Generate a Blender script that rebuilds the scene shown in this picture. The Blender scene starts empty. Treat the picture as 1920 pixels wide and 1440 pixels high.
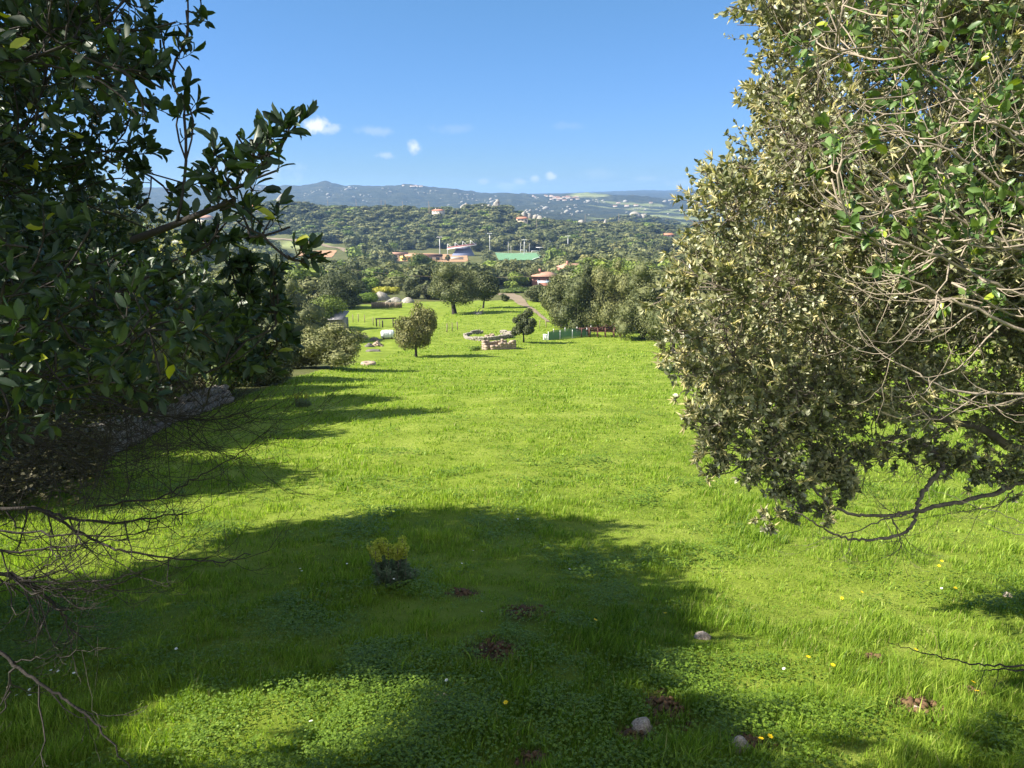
import bpy, math, random
import numpy as np
from mathutils import Vector, Matrix

# ------------------------------------------------------------------ camera, world, sun
scene = bpy.context.scene
COL = scene.collection
F = 1423.0                       # focal length in photo pixels (1920 wide)
PITCH = math.radians(14.28)
cam_d = bpy.data.cameras.new("camera"); cam = bpy.data.objects.new("camera", cam_d); COL.objects.link(cam)
cam_d.sensor_width = 36.0; cam_d.lens = 36.0 * F / 1920.0
cam_d.clip_start = 0.05; cam_d.clip_end = 40000
cam.location = (0, 0, 0); cam.rotation_euler = (math.pi / 2 - PITCH, 0, 0)
scene.camera = cam

SUN_EL = math.radians(37); TH = math.radians(81)     # light travels towards +x, slightly away
TRAV = np.array([math.cos(SUN_EL) * math.sin(TH), math.cos(SUN_EL) * math.cos(TH), -math.sin(SUN_EL)])
TOSUN = -TRAV
scene.view_settings.view_transform = 'Standard'; scene.view_settings.look = 'None'
scene.view_settings.exposure = 1.62; scene.view_settings.gamma = 1.0
sun_d = bpy.data.lights.new("sun", 'SUN'); sun = bpy.data.objects.new("sun", sun_d); COL.objects.link(sun)
sun_d.energy = 5.0; sun_d.angle = math.radians(0.55); sun_d.color = (1.0, 0.93, 0.80)
sun.rotation_euler = Vector(TRAV).to_track_quat('-Z', 'Y').to_euler()
sun.location = (-60, -20, 60)

world = bpy.data.worlds.new("World"); scene.world = world; world.use_nodes = True
wn = world.node_tree.nodes; wl = world.node_tree.links
for n in list(wn): wn.remove(n)
w_out = wn.new('ShaderNodeOutputWorld'); w_bg = wn.new('ShaderNodeBackground')
sky = wn.new('ShaderNodeTexSky'); sky.sky_type = 'NISHITA'; sky.sun_disc = False
sky.sun_elevation = SUN_EL; sky.sun_rotation = math.atan2(TOSUN[0], TOSUN[1])
sky.air_density = 1.0; sky.dust_density = 0.0; sky.ozone_density = 3.5; sky.altitude = 200
w_bg.inputs['Strength'].default_value = 0.062

def wdir(u, v):
    t = (720 - v) / F
    d = Vector(((u - 960) / F, math.cos(PITCH) + t * math.sin(PITCH), -math.sin(PITCH) + t * math.cos(PITCH)))
    return d.normalized()
# a few small fair-weather clouds in the sky itself
tc = wn.new('ShaderNodeTexCoord')
nz = wn.new('ShaderNodeTexNoise'); nz.inputs['Scale'].default_value = 55; nz.inputs['Detail'].default_value = 6; nz.inputs['Roughness'].default_value = 0.6
wl.new(tc.outputs['Generated'], nz.inputs['Vector'])
cloud_sum = None
for (u, v, ru, rv, a) in [(594, 235, 20, 12, 1.1), (612, 243, 24, 9, 0.5), (700, 245, 26, 8, 0.22), (775, 277, 11, 12, 0.8), (722, 291, 20, 6, 0.35),
                          (858, 241, 34, 9, 0.12), (972, 342, 12, 7, 0.35), (955, 349, 22, 8, 0.25), (1003, 334, 8, 6, 0.45), (1034, 330, 11, 7, 0.6), (908, 341, 9, 6, 0.3),
                          (1280, 345, 26, 8, 0.25), (1130, 325, 30, 10, 0.1), (1070, 236, 30, 7, 0.08), (455, 320, 80, 22, 0.35), (1215, 335, 24, 6, 0.14)]:
    d = wdir(u, v)
    sub = wn.new('ShaderNodeVectorMath'); sub.operation = 'SUBTRACT'; sub.inputs[1].default_value = d
    wl.new(tc.outputs['Generated'], sub.inputs[0])
    mul = wn.new('ShaderNodeVectorMath'); mul.operation = 'MULTIPLY'
    mul.inputs[1].default_value = (F / ru, F / ru, F / rv)
    wl.new(sub.outputs[0], mul.inputs[0])
    ln = wn.new('ShaderNodeVectorMath'); ln.operation = 'LENGTH'; wl.new(mul.outputs[0], ln.inputs[0])
    # wobble the radius by noise
    add = wn.new('ShaderNodeMath'); add.operation = 'MULTIPLY_ADD'; add.inputs[1].default_value = -2.6; 
    wl.new(nz.outputs['Fac'], add.inputs[0]); wl.new(ln.outputs['Value'], add.inputs[2])
    mr = wn.new('ShaderNodeMapRange'); mr.interpolation_type = 'SMOOTHSTEP'
    mr.inputs['From Min'].default_value = 0.0; mr.inputs['From Max'].default_value = -1.15
    mr.inputs['To Min'].default_value = 0; mr.inputs['To Max'].default_value = a
    wl.new(add.outputs[0], mr.inputs['Value'])
    if cloud_sum is None: cloud_sum = mr.outputs[0]
    else:
        mx = wn.new('ShaderNodeMath'); mx.operation = 'MAXIMUM'
        wl.new(cloud_sum, mx.inputs[0]); wl.new(mr.outputs[0], mx.inputs[1]); cloud_sum = mx.outputs[0]
cl = wn.new('ShaderNodeClamp'); wl.new(cloud_sum, cl.inputs[0])
sepc = wn.new('ShaderNodeSeparateColor'); comc = wn.new('ShaderNodeCombineColor'); wl.new(sky.outputs[0], sepc.inputs[0])
for i_, (k_, p_) in enumerate([(0.555, 0.67), (1.03, 0.60), (0.83, 1.0)]):      # the grade of a clear spring sky
    pw = wn.new('ShaderNodeMath'); pw.operation = 'POWER'; pw.inputs[1].default_value = p_; wl.new(sepc.outputs[i_], pw.inputs[0])
    ml_ = wn.new('ShaderNodeMath'); ml_.operation = 'MULTIPLY'; ml_.inputs[1].default_value = k_; wl.new(pw.outputs[0], ml_.inputs[0]); wl.new(ml_.outputs[0], comc.inputs[i_])
cm = wn.new('ShaderNodeMixRGB'); cm.inputs['Color2'].default_value = (5.4, 5.7, 6.1, 1)
wl.new(cl.outputs[0], cm.inputs['Fac']); wl.new(comc.outputs[0], cm.inputs['Color1'])
# unseen white clouds added behind the viewer as fill light for the shaded grass
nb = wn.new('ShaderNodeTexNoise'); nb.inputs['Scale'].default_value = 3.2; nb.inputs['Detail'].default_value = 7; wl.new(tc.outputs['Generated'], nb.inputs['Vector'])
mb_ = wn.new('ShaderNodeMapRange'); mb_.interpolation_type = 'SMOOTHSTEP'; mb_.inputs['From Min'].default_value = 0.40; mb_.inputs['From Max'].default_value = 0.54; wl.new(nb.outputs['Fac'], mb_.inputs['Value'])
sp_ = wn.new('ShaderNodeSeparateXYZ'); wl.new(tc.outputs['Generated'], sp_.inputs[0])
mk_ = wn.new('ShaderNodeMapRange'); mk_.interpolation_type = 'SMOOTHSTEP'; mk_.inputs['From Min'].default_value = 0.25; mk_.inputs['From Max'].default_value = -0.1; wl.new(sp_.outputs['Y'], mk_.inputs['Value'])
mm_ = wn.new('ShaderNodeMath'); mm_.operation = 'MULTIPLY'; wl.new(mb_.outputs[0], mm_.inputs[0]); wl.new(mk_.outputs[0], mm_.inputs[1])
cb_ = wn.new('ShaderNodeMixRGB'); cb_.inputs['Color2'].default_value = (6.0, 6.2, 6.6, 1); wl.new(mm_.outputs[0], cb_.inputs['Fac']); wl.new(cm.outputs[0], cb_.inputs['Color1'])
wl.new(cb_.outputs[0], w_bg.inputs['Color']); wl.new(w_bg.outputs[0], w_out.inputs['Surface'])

cy = scene.cycles
cy.max_bounces = 7; cy.diffuse_bounces = 3; cy.glossy_bounces = 2; cy.transmission_bounces = 4
cy.transparent_max_bounces = 6; cy.volume_bounces = 0
cy.sample_clamp_indirect = 6.0

# ------------------------------------------------------------------ numeric helpers
R = np.random.default_rng(7)
random.seed(7)

def hash2(ix, iy, seed=0):
    h = (ix.astype(np.int64) * 374761393 + iy.astype(np.int64) * 668265263 + seed * 1442695041) & 0xffffffff
    h = ((h ^ (h >> 13)) * 1274126177) & 0xffffffff
    return ((h ^ (h >> 16)) & 0xffffff) / float(0xffffff)
def vnoise(x, y, seed=0):
    x = np.asarray(x, float); y = np.asarray(y, float)
    ix = np.floor(x); iy = np.floor(y); fx = x - ix; fy = y - iy
    fx = fx * fx * (3 - 2 * fx); fy = fy * fy * (3 - 2 * fy)
    a = hash2(ix, iy, seed); b = hash2(ix + 1, iy, seed); c = hash2(ix, iy + 1, seed); d = hash2(ix + 1, iy + 1, seed)
    return (a * (1 - fx) + b * fx) * (1 - fy) + (c * (1 - fx) + d * fx) * fy - 0.5
def fbm(x, y, o=4, seed=0):
    t = 0; a = 1.0
    for k in range(o):
        t = t + a * vnoise(x * 2 ** k, y * 2 ** k, seed + k); a *= 0.5
    return t

def ratio(v):                      # z/y of the ray through photo row v
    t = (720 - v) / F
    return (-math.sin(PITCH) + t * math.cos(PITCH)) / (math.cos(PITCH) + t * math.sin(PITCH))
def sx(u, v):                      # x/y of the ray through (u, v)
    t = (720 - v) / F
    return ((u - 960) / F) / (math.cos(PITCH) + t * math.sin(PITCH))
def at(u, v, y):
    return np.array([sx(u, v) * y, y, ratio(v) * y])
def proj(p):
    x, y, z = p[..., 0], p[..., 1], p[..., 2]
    c, s = math.cos(PITCH), math.sin(PITCH)
    dep = y * c - z * s; up = y * s + z * c
    dep = np.maximum(dep, 1e-3)
    return 960 + F * x / dep, 720 - F * up / dep, dep

# ------------------------------------------------------------------ the lie of the land
def su(u): return (u - 960) / F / 1.02
S_KN = np.array([su(u) for u in (-400, 100, 380, 440, 480, 530, 590, 615, 650, 700, 775, 800, 850, 900, 930, 975, 1000, 1070, 1120, 1180, 1240, 1310, 1600, 2100)])
RIDGE1 = np.array([420, 416, 410, 396, 390, 380, 386, 386, 386, 385, 387, 391, 392, 388, 387, 402, 408, 415, 418, 416, 420, 427, 440, 450.])
RIDGE2 = np.array([352, 352, 351, 350, 349, 350, 348, 346, 350, 348, 348, 352, 353, 362, 364, 366, 367, 369, 372, 373, 374, 376, 380, 384.])
RIDGE3 = np.array([372, 372, 372, 372, 372, 372, 372, 372, 372, 372, 372, 372, 372, 370, 369, 368, 367, 365, 362, 359, 359, 357, 356, 358.])
def cst(v): return np.full(len(S_KN), float(v))
ROWS = [(134, cst(588)), (165, cst(567)), (200, cst(556)), (300, cst(531)), (420, cst(507)), (550, cst(488)), (640, cst(473)),
        (800, 0.45 * cst(473) + 0.55 * (RIDGE1 + 9)), (950, RIDGE1 + 9)]
YK = [-60, -6, 0, 4, 8, 20, 40, 71, 90] + [r[0] for r in ROWS] + [1200, 1900, 2600, 3500, 4300, 6200, 9800]
def z_of(y, v): return np.array([y * ratio(q) for q in v])
ZK = [cst(-2.9), cst(-3.0), cst(-3.0), cst(-3.52), cst(-4.4), cst(-6.5), cst(-9.95), cst(71 * ratio(668)), cst(90 * ratio(642))]
ZK += [z_of(y, v) for y, v in ROWS]
ZK += [z_of(950, RIDGE1) - 38, z_of(1900, np.maximum(RIDGE1 - 12, 400)), z_of(2600, np.maximum(RIDGE2 + 17, 386)), z_of(3500, RIDGE2), z_of(3500, RIDGE2) - 60 * (RIDGE2 < 366),
       z_of(6200, RIDGE3), z_of(6200, RIDGE3) - 120]
YK = np.array(YK, float); ZK = np.array(ZK)
# monotone-ish smooth interpolation along y (Catmull slopes limited)
def zfun(x, y):
    x = np.asarray(x, float); y = np.asarray(y, float)
    yy = np.clip(y, -59, 9799)
    s = np.clip(x / np.maximum(yy, 60.0), S_KN[0], S_KN[-1])
    k = np.clip(np.searchsorted(YK, yy) - 1, 1, len(YK) - 3)
    j = np.clip(np.searchsorted(S_KN, s) - 1, 0, len(S_KN) - 2)
    ts = (s - S_KN[j]) / (S_KN[j + 1] - S_KN[j]); 
    def row(i): return ZK[i, j] * (1 - ts) + ZK[i, j + 1] * ts
    y0, y1, ym, yp = YK[k], YK[k + 1], YK[k - 1], YK[k + 2]
    z0, z1, zm, zp = row(k), row(k + 1), row(k - 1), row(k + 2)
    d = (z1 - z0) / (y1 - y0)
    da = (z0 - zm) / (y0 - ym); db = (zp - z1) / (yp - y1)
    m0 = np.where(da * d > 0, 2 * da * d / (da + d + 1e-12 * np.sign(da + d)), 0); m1 = np.where(db * d > 0, 2 * db * d / (db + d + 1e-12 * np.sign(db + d)), 0)
    t = np.clip((yy - y0) / (y1 - y0), 0, 1); h = y1 - y0
    z = (2 * t**3 - 3 * t**2 + 1) * z0 + (t**3 - 2 * t**2 + t) * h * m0 + (-2 * t**3 + 3 * t**2) * z1 + (t**3 - t**2) * h * m1
    r = np.hypot(x, y)
    z = z + 0.10 * fbm(x / 1.7, y / 1.7, 3, 3) * np.clip((r - 0.5) / 3, 0, 1) + 0.5 * fbm(x / 14, y / 14, 2, 5) * np.clip((r - 8) / 20, 0, 1)
    flat = 1 - np.clip(1.6 * np.exp(-((x + 20) / 110) ** 2 - ((y - 560) / 90) ** 2), 0, 1)       # levelled sports ground
    z = z + flat * np.clip((y - 160) / 300, 0, 1) * 3.0 * fbm(x / 60, y / 60, 3, 9)
    fz = np.clip((y - 1100) / 900, 0, 1)
    z = z + fz * (16 * fbm(x / 210, y / 420, 4, 21) + 10 * np.abs(fbm(x / 60, y / 130, 3, 31)))
    for (u, v, yc, w, hh) in [(1195, 405, 1500, 110, 22), (925, 386, 945, 26, 5), (535, 378, 940, 30, 6), (1150, 386, 3000, 260, 26), (614, 345, 3480, 26, 8), (600, 346, 3480, 30, 4), (632, 346, 3480, 30, 3), (655, 345, 3450, 60, 5)]:
        xc = sx(u, v) * yc
        z = z + hh * np.exp(-((x - xc) / w) ** 2 - ((y - yc) / (w * 1.3)) ** 2)
    # the bank of the left-hand wall
    z = z + 0.0
    return z
def zf(x, y): return float(zfun(np.array([x]), np.array([y]))[0])
YMARCH = np.geomspace(2.5, 9500, 3000)
def ground(u, v, ymin=2.5):
    s = sx(u, v); g = ratio(v)
    zz = zfun(s * YMARCH, YMARCH)
    below = (g * YMARCH < zz) & (YMARCH > ymin)
    i = int(np.argmax(below)) if below.any() else len(YMARCH) - 1
    y = YMARCH[i]
    if i > 0:
        a0 = g * YMARCH[i - 1] - zz[i - 1]; a1 = g * YMARCH[i] - zz[i]
        if a0 > 0 > a1: y = YMARCH[i - 1] + (YMARCH[i] - YMARCH[i - 1]) * a0 / (a0 - a1)
    return np.array([s * y, y, zf(s * y, y)])
def in_poly(u, v, poly):
    u = np.asarray(u); v = np.asarray(v); ins = np.zeros(u.shape, bool)
    n = len(poly)
    for i in range(n):
        x1, y1 = poly[i]; x2, y2 = poly[(i + 1) % n]
        if y1 == y2: continue
        c = ((y1 > v) != (y2 > v)) & (u < (x2 - x1) * (v - y1) / (y2 - y1) + x1)
        ins ^= c
    return ins

# ------------------------------------------------------------------ mesh helpers
def np_mesh(name, V, faces, mats=(), smooth=False, fmat=None, attrs=None):
    """faces: list of int arrays (n,3) or (n,4)"""
    V = np.ascontiguousarray(V, np.float32).reshape(-1, 3)
    me = bpy.data.meshes.new(name)
    faces = [np.asarray(f, np.int32).reshape(len(f), -1) for f in faces if len(f)]
    nl = sum(f.size for f in faces); nf = sum(len(f) for f in faces)
    me.vertices.add(len(V)); me.vertices.foreach_set('co', V.ravel())
    me.loops.add(nl); me.polygons.add(nf)
    me.loops.foreach_set('vertex_index', np.concatenate([f.ravel() for f in faces]).astype(np.int32))
    tot = np.concatenate([np.full(len(f), f.shape[1], np.int32) for f in faces])
    st = np.zeros(nf, np.int32); st[1:] = np.cumsum(tot)[:-1]
    me.polygons.foreach_set('loop_start', st)
    try: me.polygons.foreach_set('loop_total', tot)
    except Exception: pass
    for m in mats: me.materials.append(m)
    if fmat is not None: me.polygons.foreach_set('material_index', np.asarray(fmat, np.int32))
    if smooth: me.polygons.foreach_set('use_smooth', np.ones(nf, bool))
    if attrs:
        for k, a in attrs.items():
            at_ = me.attributes.new(k, 'FLOAT', 'POINT'); at_.data.foreach_set('value', np.asarray(a, np.float32))
    me.update(calc_edges=True); me.validate()
    return me
def link(name, me, parent=None, **props):
    o = bpy.data.objects.new(name, me); COL.objects.link(o)
    if parent is not None: o.parent = parent
    for k, v in props.items(): o[k] = v
    return o
def empty(name, loc, label, cat, group=None):
    o = bpy.data.objects.new(name, None); COL.objects.link(o); o.location = loc
    o.empty_display_size = 0.3
    o['label'] = label; o['category'] = cat
    if group: o['group'] = group
    return o
class MB:
    def __init__(s): s.v = []; s.q = []; s.t = []; s.n = 0
    def add(s, V, q=None, t=None):
        V = np.asarray(V, float).reshape(-1, 3)
        if q is not None and len(q): s.q.append(np.asarray(q, int) + s.n)
        if t is not None and len(t): s.t.append(np.asarray(t, int) + s.n)
        s.v.append(V); s.n += len(V)
    def box(s, c, d, rz=0.0, top=1.0):
        cx, cyy, cz = c; dx, dy, dz = [k / 2 for k in d]
        P = np.array([[-dx, -dy, -dz], [dx, -dy, -dz], [dx, dy, -dz], [-dx, dy, -dz], [-dx * top, -dy * top, dz], [dx * top, -dy * top, dz], [dx * top, dy * top, dz], [-dx * top, dy * top, dz]])
        c_, s_ = math.cos(rz), math.sin(rz)
        P = np.c_[P[:, 0] * c_ - P[:, 1] * s_, P[:, 0] * s_ + P[:, 1] * c_, P[:, 2]] + np.array(c)
        s.add(P, [[0, 3, 2, 1], [4, 5, 6, 7], [0, 1, 5, 4], [1, 2, 6, 5], [2, 3, 7, 6], [3, 0, 4, 7]])
    def tube(s, P, r, n=6, cap=True):
        P = np.asarray(P, float); r = np.broadcast_to(np.asarray(r, float), (len(P),))
        V, q = tubes(P[None], r[None], n); s.add(V, q)
        if cap:
            k = len(P)
            s.t.append(np.array([[(k - 1) * n, (k - 1) * n + i, (k - 1) * n + i + 1] for i in range(1, n - 1)]) + s.n - k * n)
    def build(s, name, mats, parent=None, smooth=False, local=None, **props):
        V = np.concatenate(s.v)
        if local is not None: V = V - np.asarray(local)
        fs = []
        if s.q: fs.append(np.concatenate(s.q))
        if s.t: fs.append(np.concatenate(s.t))
        if not isinstance(mats, (list, tuple)): mats = [mats]
        return link(name, np_mesh(name, V, fs, mats, smooth), parent, **props)
def tubes(P, rad, n=5):
    """P (N,K,3), rad (N,K) -> verts, quads"""
    N, K, _ = P.shape
    T = np.gradient(P, axis=1); T /= np.linalg.norm(T, axis=2, keepdims=True) + 1e-9
    main = P[:, -1] - P[:, 0]; main /= np.linalg.norm(main, axis=1, keepdims=True) + 1e-9
    ref = np.where(np.abs(main[:, 2:3]) < 0.8, np.array([[0, 0, 1.0]]), np.array([[1.0, 0, 0]]))[:, None, :]
    A = np.cross(T, ref); A /= np.linalg.norm(A, axis=2, keepdims=True) + 1e-9
    B = np.cross(T, A)
    ang = np.arange(n) * 2 * math.pi / n
    V = P[:, :, None, :] + rad[:, :, None, None] * (A[:, :, None, :] * np.cos(ang)[None, None, :, None] + B[:, :, None, :] * np.sin(ang)[None, None, :, None])
    idx = np.arange(N * K * n).reshape(N, K, n)
    a = idx[:, :-1, :]; b = np.roll(a, -1, 2); c = idx[:, 1:, :]; d = np.roll(c, -1, 2)
    q = np.stack([a, b, d, c], -1).reshape(-1, 4)
    return V.reshape(-1, 3), q
def unit(a): return a / (np.linalg.norm(a, axis=-1, keepdims=True) + 1e-9)
def rdir(n, rng=R): return unit(rng.normal(size=(n, 3)))
LEAF6 = (np.array([[0, 0, 0], [.33, 0, .03], [.7, 0, .02], [1, 0, -.06], [.3, -.46, .10], [.68, -.42, .09], [.3, .46, .10], [.68, .42, .09]]),
         [[1, 2, 5, 4], [1, 6, 7, 2]], [[0, 1, 4], [0, 6, 1], [2, 3, 5], [2, 7, 3]])
LEAF8 = (np.array([[0, 0, 0], [.3, 0, .03], [.6, 0, .02], [.88, 0, -.03], [1, 0, -.06], [.27, -.40, .09], [.6, -.5, .10], [.88, -.27, .05], [.27, .40, .09], [.6, .5, .10], [.88, .27, .05]]),
         [[1, 2, 6, 5], [1, 8, 9, 2], [2, 3, 7, 6], [2, 9, 10, 3]], [[0, 1, 5], [0, 8, 1], [3, 4, 7], [3, 10, 4]])
LEAF2 = (np.array([[0, 0, 0], [.5, -.5, .10], [1, 0, 0], [.5, .5, .10]]), None, [[0, 2, 1], [0, 3, 2]])
LEAF4 = (np.array([[0, 0, 0], [.35, -.5, .10], [1, 0, -.05], [.35, .5, .10], [.72, -.38, .05], [.72, .38, .05]]), [[0, 2, 4, 1], [0, 3, 5, 2]], None)
def leaves(tpl, P, A, N, L, W):
    """place leaf templates: P base, A along, N normal"""
    A = unit(A); B = unit(np.cross(N, A)); N = np.cross(A, B)
    L = np.asarray(L)[:, None, None]; W = np.asarray(W)[:, None, None]
    T = tpl[0]
    V = P[:, None, :] + A[:, None, :] * T[None, :, 0:1] * L + B[:, None, :] * T[None, :, 1:2] * W + N[:, None, :] * T[None, :, 2:3] * L
    k = len(T); off = (np.arange(len(P)) * k)[:, None, None]
    q = (np.array(tpl[1])[None] + off).reshape(-1, 4) if tpl[1] else np.zeros((0, 4), int)
    t = (np.array(tpl[2])[None] + off).reshape(-1, 3) if tpl[2] else np.zeros((0, 3), int)
    return V.reshape(-1, 3), q, t
def ico(sub=1):
    import bmesh
    bm = bmesh.new(); bmesh.ops.create_icosphere(bm, subdivisions=sub, radius=1.0)
    V = np.array([v.co[:] for v in bm.verts]); T = np.array([[v.index for v in f.verts] for f in bm.faces]); bm.free()
    return V, T
ICO1 = ico(1); ICO2 = ico(2); ICO3 = ico(3)
def lump(c, r, sub=2, rough=0.18, seed=0, flat=1.0):
    V, T = (ICO1, ICO2, ICO3)[sub - 1]
    n = 1 + rough * 2 * (vnoise(V[:, 0] * 1.6 + seed * 7.3, V[:, 1] * 1.6 + V[:, 2] * 2.1, seed) + 0.5 * vnoise(V[:, 0] * 3.6 + seed, V[:, 1] * 3.6 + V[:, 2] * 4.1, seed + 5))
    return V * n[:, None] * np.asarray(r) + np.asarray(c), T

# ------------------------------------------------------------------ materials
def nodes_of(m):
    m.use_nodes = True; return m.node_tree.nodes, m.node_tree.links
def simple(name, col, rough=0.8, var=0.25, scale=8.0, bump=0.3, metal=0.0, col2=None, coord='Object', detail=6):
    m = bpy.data.materials.new(name); n, l = nodes_of(m); b = n['Principled BSDF']
    tc = n.new('ShaderNodeTexCoord'); nz = n.new('ShaderNodeTexNoise')
    nz.inputs['Scale'].default_value = scale; nz.inputs['Detail'].default_value = detail; nz.inputs['Roughness'].default_value = 0.65
    l.new(tc.outputs[coord], nz.inputs['Vector'])
    rp = n.new('ShaderNodeValToRGB'); rp.color_ramp.elements[0].position = 0.3; rp.color_ramp.elements[1].position = 0.72
    c2 = col2 if col2 else [min(1, k * (1 + var)) for k in col]
    rp.color_ramp.elements[0].color = (*[k * (1 - var) for k in col], 1); rp.color_ramp.elements[1].color = (*c2, 1)
    l.new(nz.outputs['Fac'], rp.inputs['Fac']); l.new(rp.outputs[0], b.inputs['Base Color'])
    b.inputs['Roughness'].default_value = rough; b.inputs['Metallic'].default_value = metal
    b.inputs['Specular IOR Level'].default_value = 0.3
    if bump:
        bp = n.new('ShaderNodeBump'); bp.inputs['Strength'].default_value = bump; bp.inputs['Distance'].default_value = 0.3 / scale
        l.new(nz.outputs['Fac'], bp.inputs['Height']); l.new(bp.outputs[0], b.inputs['Normal'])
    return m
def foliage(name, c_dark, c_mid, c_light, trans=0.3, rough=0.55, spec=0.3, accent=None, accent_frac=0.05, patch=0.0, patch_scale=0.2, tint=0.0, tcol=None):
    """per-leaf colour variation via random per island, + patch noise, + per-tree tint"""
    m = bpy.data.materials.new(name); n, l = nodes_of(m); b = n['Principled BSDF']; out = n['Material Output']
    g = n.new('ShaderNodeNewGeometry'); val = g.outputs['Random Per Island']
    def mathn(op, a, bb, c=None):
        q = n.new('ShaderNodeMath'); q.operation = op
        for i, k in enumerate((a, bb, c)):
            if k is None: continue
            if isinstance(k, (int, float)): q.inputs[i].default_value = k
            else: l.new(k, q.inputs[i])
        return q.outputs[0]
    f = mathn('MULTIPLY', val, 1.0)
    if patch:
        tc = n.new('ShaderNodeTexCoord'); nz = n.new('ShaderNodeTexNoise'); nz.inputs['Scale'].default_value = patch_scale; nz.inputs['Detail'].default_value = 4
        l.new(g.outputs['Position'], nz.inputs['Vector'])
        k = mathn('SUBTRACT', nz.outputs['Fac'], 0.5)
        f = mathn('MULTIPLY_ADD', k, patch, f)
    if tint:
        at_ = n.new('ShaderNodeAttribute'); at_.attribute_name = 'tint'
        oi = n.new('ShaderNodeObjectInfo')
        k = mathn('ADD', at_.outputs['Fac'], oi.outputs['Random']); k = mathn('FRACT', k, 0); k = mathn('SUBTRACT', k, 0.5)
        f = mathn('MULTIPLY', f, 1.0 - tint * 0.4)
        f = mathn('MULTIPLY_ADD', k, tint, f)
    rp = n.new('ShaderNodeValToRGB'); cr = rp.color_ramp
    cr.elements[0].position = 0.0; cr.elements[0].color = (*c_dark, 1)
    cr.elements[1].position = 1.0; cr.elements[1].color = (*c_light, 1)
    e = cr.elements.new(0.5); e.color = (*c_mid, 1)
    l.new(f, rp.inputs['Fac']); col = rp.outputs[0]
    if tint:                                    # a few trees of other kinds: fresh green, and brownish
        at2 = mathn('FRACT', mathn('MULTIPLY', mathn('ADD', at_.outputs['Fac'], oi.outputs['Random']), 7.77), 0)
        for thr, c_, w_ in ((0.12, (1.25, 1.5, 0.7), 'LESS_THAN'), (0.86, (1.03, 0.95, 0.88), 'GREATER_THAN'), (0.95, (0.6, 0.62, 0.75), 'GREATER_THAN')):
            mx = n.new('ShaderNodeMixRGB'); mx.blend_type = 'MULTIPLY'; mx.inputs['Color2'].default_value = (*c_, 1)
            l.new(mathn(w_, at2, thr), mx.inputs['Fac']); l.new(col, mx.inputs['Color1']); col = mx.outputs[0]
    if accent:
        # a small fraction of leaves of another colour
        h = mathn('FRACT', mathn('MULTIPLY', val, 97.31), 0)
        lt = mathn('LESS_THAN', h, accent_frac)
        mx = n.new('ShaderNodeMixRGB'); mx.inputs['Color2'].default_value = (*accent, 1)
        l.new(lt, mx.inputs['Fac']); l.new(col, mx.inputs['Color1']); col = mx.outputs[0]
    l.new(col, b.inputs['Base Color'])
    b.inputs['Roughness'].default_value = rough; b.inputs['Specular IOR Level'].default_value = spec
    if trans:
        tr = n.new('ShaderNodeBsdfTranslucent'); ms = n.new('ShaderNodeMixShader'); ms.inputs[0].default_value = trans
        hs = n.new('ShaderNodeMixRGB'); hs.blend_type = 'MULTIPLY'; hs.inputs['Fac'].default_value = 1; hs.inputs['Color2'].default_value = (*(tcol or (1.25, 1.35, 0.55)), 1)
        l.new(col, hs.inputs['Color1']); l.new(hs.outputs[0], tr.inputs['Color'])
        l.new(b.outputs[0], ms.inputs[1]); l.new(tr.outputs[0], ms.inputs[2]); l.new(ms.outputs[0], out.inputs['Surface'])
    return m
M = {}
M['grass'] = foliage('grass_blades', (0.075, 0.140, 0.012), (0.190, 0.300, 0.026), (0.320, 0.400, 0.065), trans=0.42, rough=0.5, spec=0.25, accent=(0.33, 0.31, 0.12), accent_frac=0.035, patch=1.5, patch_scale=0.35, tcol=(1.15, 1.3, 0.5))
M['clover'] = foliage('clover_leaves', (0.070, 0.130, 0.012), (0.120, 0.200, 0.020), (0.19, 0.28, 0.035), trans=0.35, rough=0.45, spec=0.35, patch=0.8, patch_scale=0.6)
M['oak_fg'] = foliage('oak_leaves', (0.090, 0.106, 0.046), (0.182, 0.193, 0.092), (0.34, 0.34, 0.19), trans=0.2, rough=0.40, spec=0.5, accent=(0.36, 0.37, 0.25), accent_frac=0.12, patch=0.7, patch_scale=1.6)
M['catkin'] = foliage('catkins', (0.35, 0.31, 0.14), (0.46, 0.41, 0.21), (0.56, 0.51, 0.30), trans=0.25, rough=0.7, spec=0.1)
M['mastic_fg'] = foliage('mock_privet_leaves', (0.048, 0.092, 0.026), (0.078, 0.140, 0.034), (0.15, 0.22, 0.06), trans=0.2, rough=0.4, spec=0.4, accent=(0.24, 0.30, 0.03), accent_frac=0.05)
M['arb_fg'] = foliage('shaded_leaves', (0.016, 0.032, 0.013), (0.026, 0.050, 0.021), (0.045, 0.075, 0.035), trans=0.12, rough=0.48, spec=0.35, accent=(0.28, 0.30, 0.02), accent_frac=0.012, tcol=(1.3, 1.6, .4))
M['bark'] = simple('bark', (0.15, 0.125, 0.10), 0.9, 0.45, 14, 0.8)
M['bark_dark'] = simple('bark_dark', (0.032, 0.027, 0.024), 0.9, 0.45, 14, 0.8)
M['bark_pale'] = simple('bark_pale', (0.27, 0.225, 0.175), 0.85, 0.3, 20, 0.5)
M['wood_leaf'] = foliage('holm_oak_foliage', (0.052, 0.066, 0.026), (0.118, 0.132, 0.050), (0.225, 0.225, 0.092), trans=0.15, rough=0.6, spec=0.2, tint=0.75, patch=0.5, patch_scale=0.5)
M['bright_leaf'] = foliage('bright_foliage', (0.085, 0.14, 0.02), (0.13, 0.20, 0.03), (0.20, 0.27, 0.05), trans=0.25, rough=0.6, spec=0.2, tint=0.2)
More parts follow.
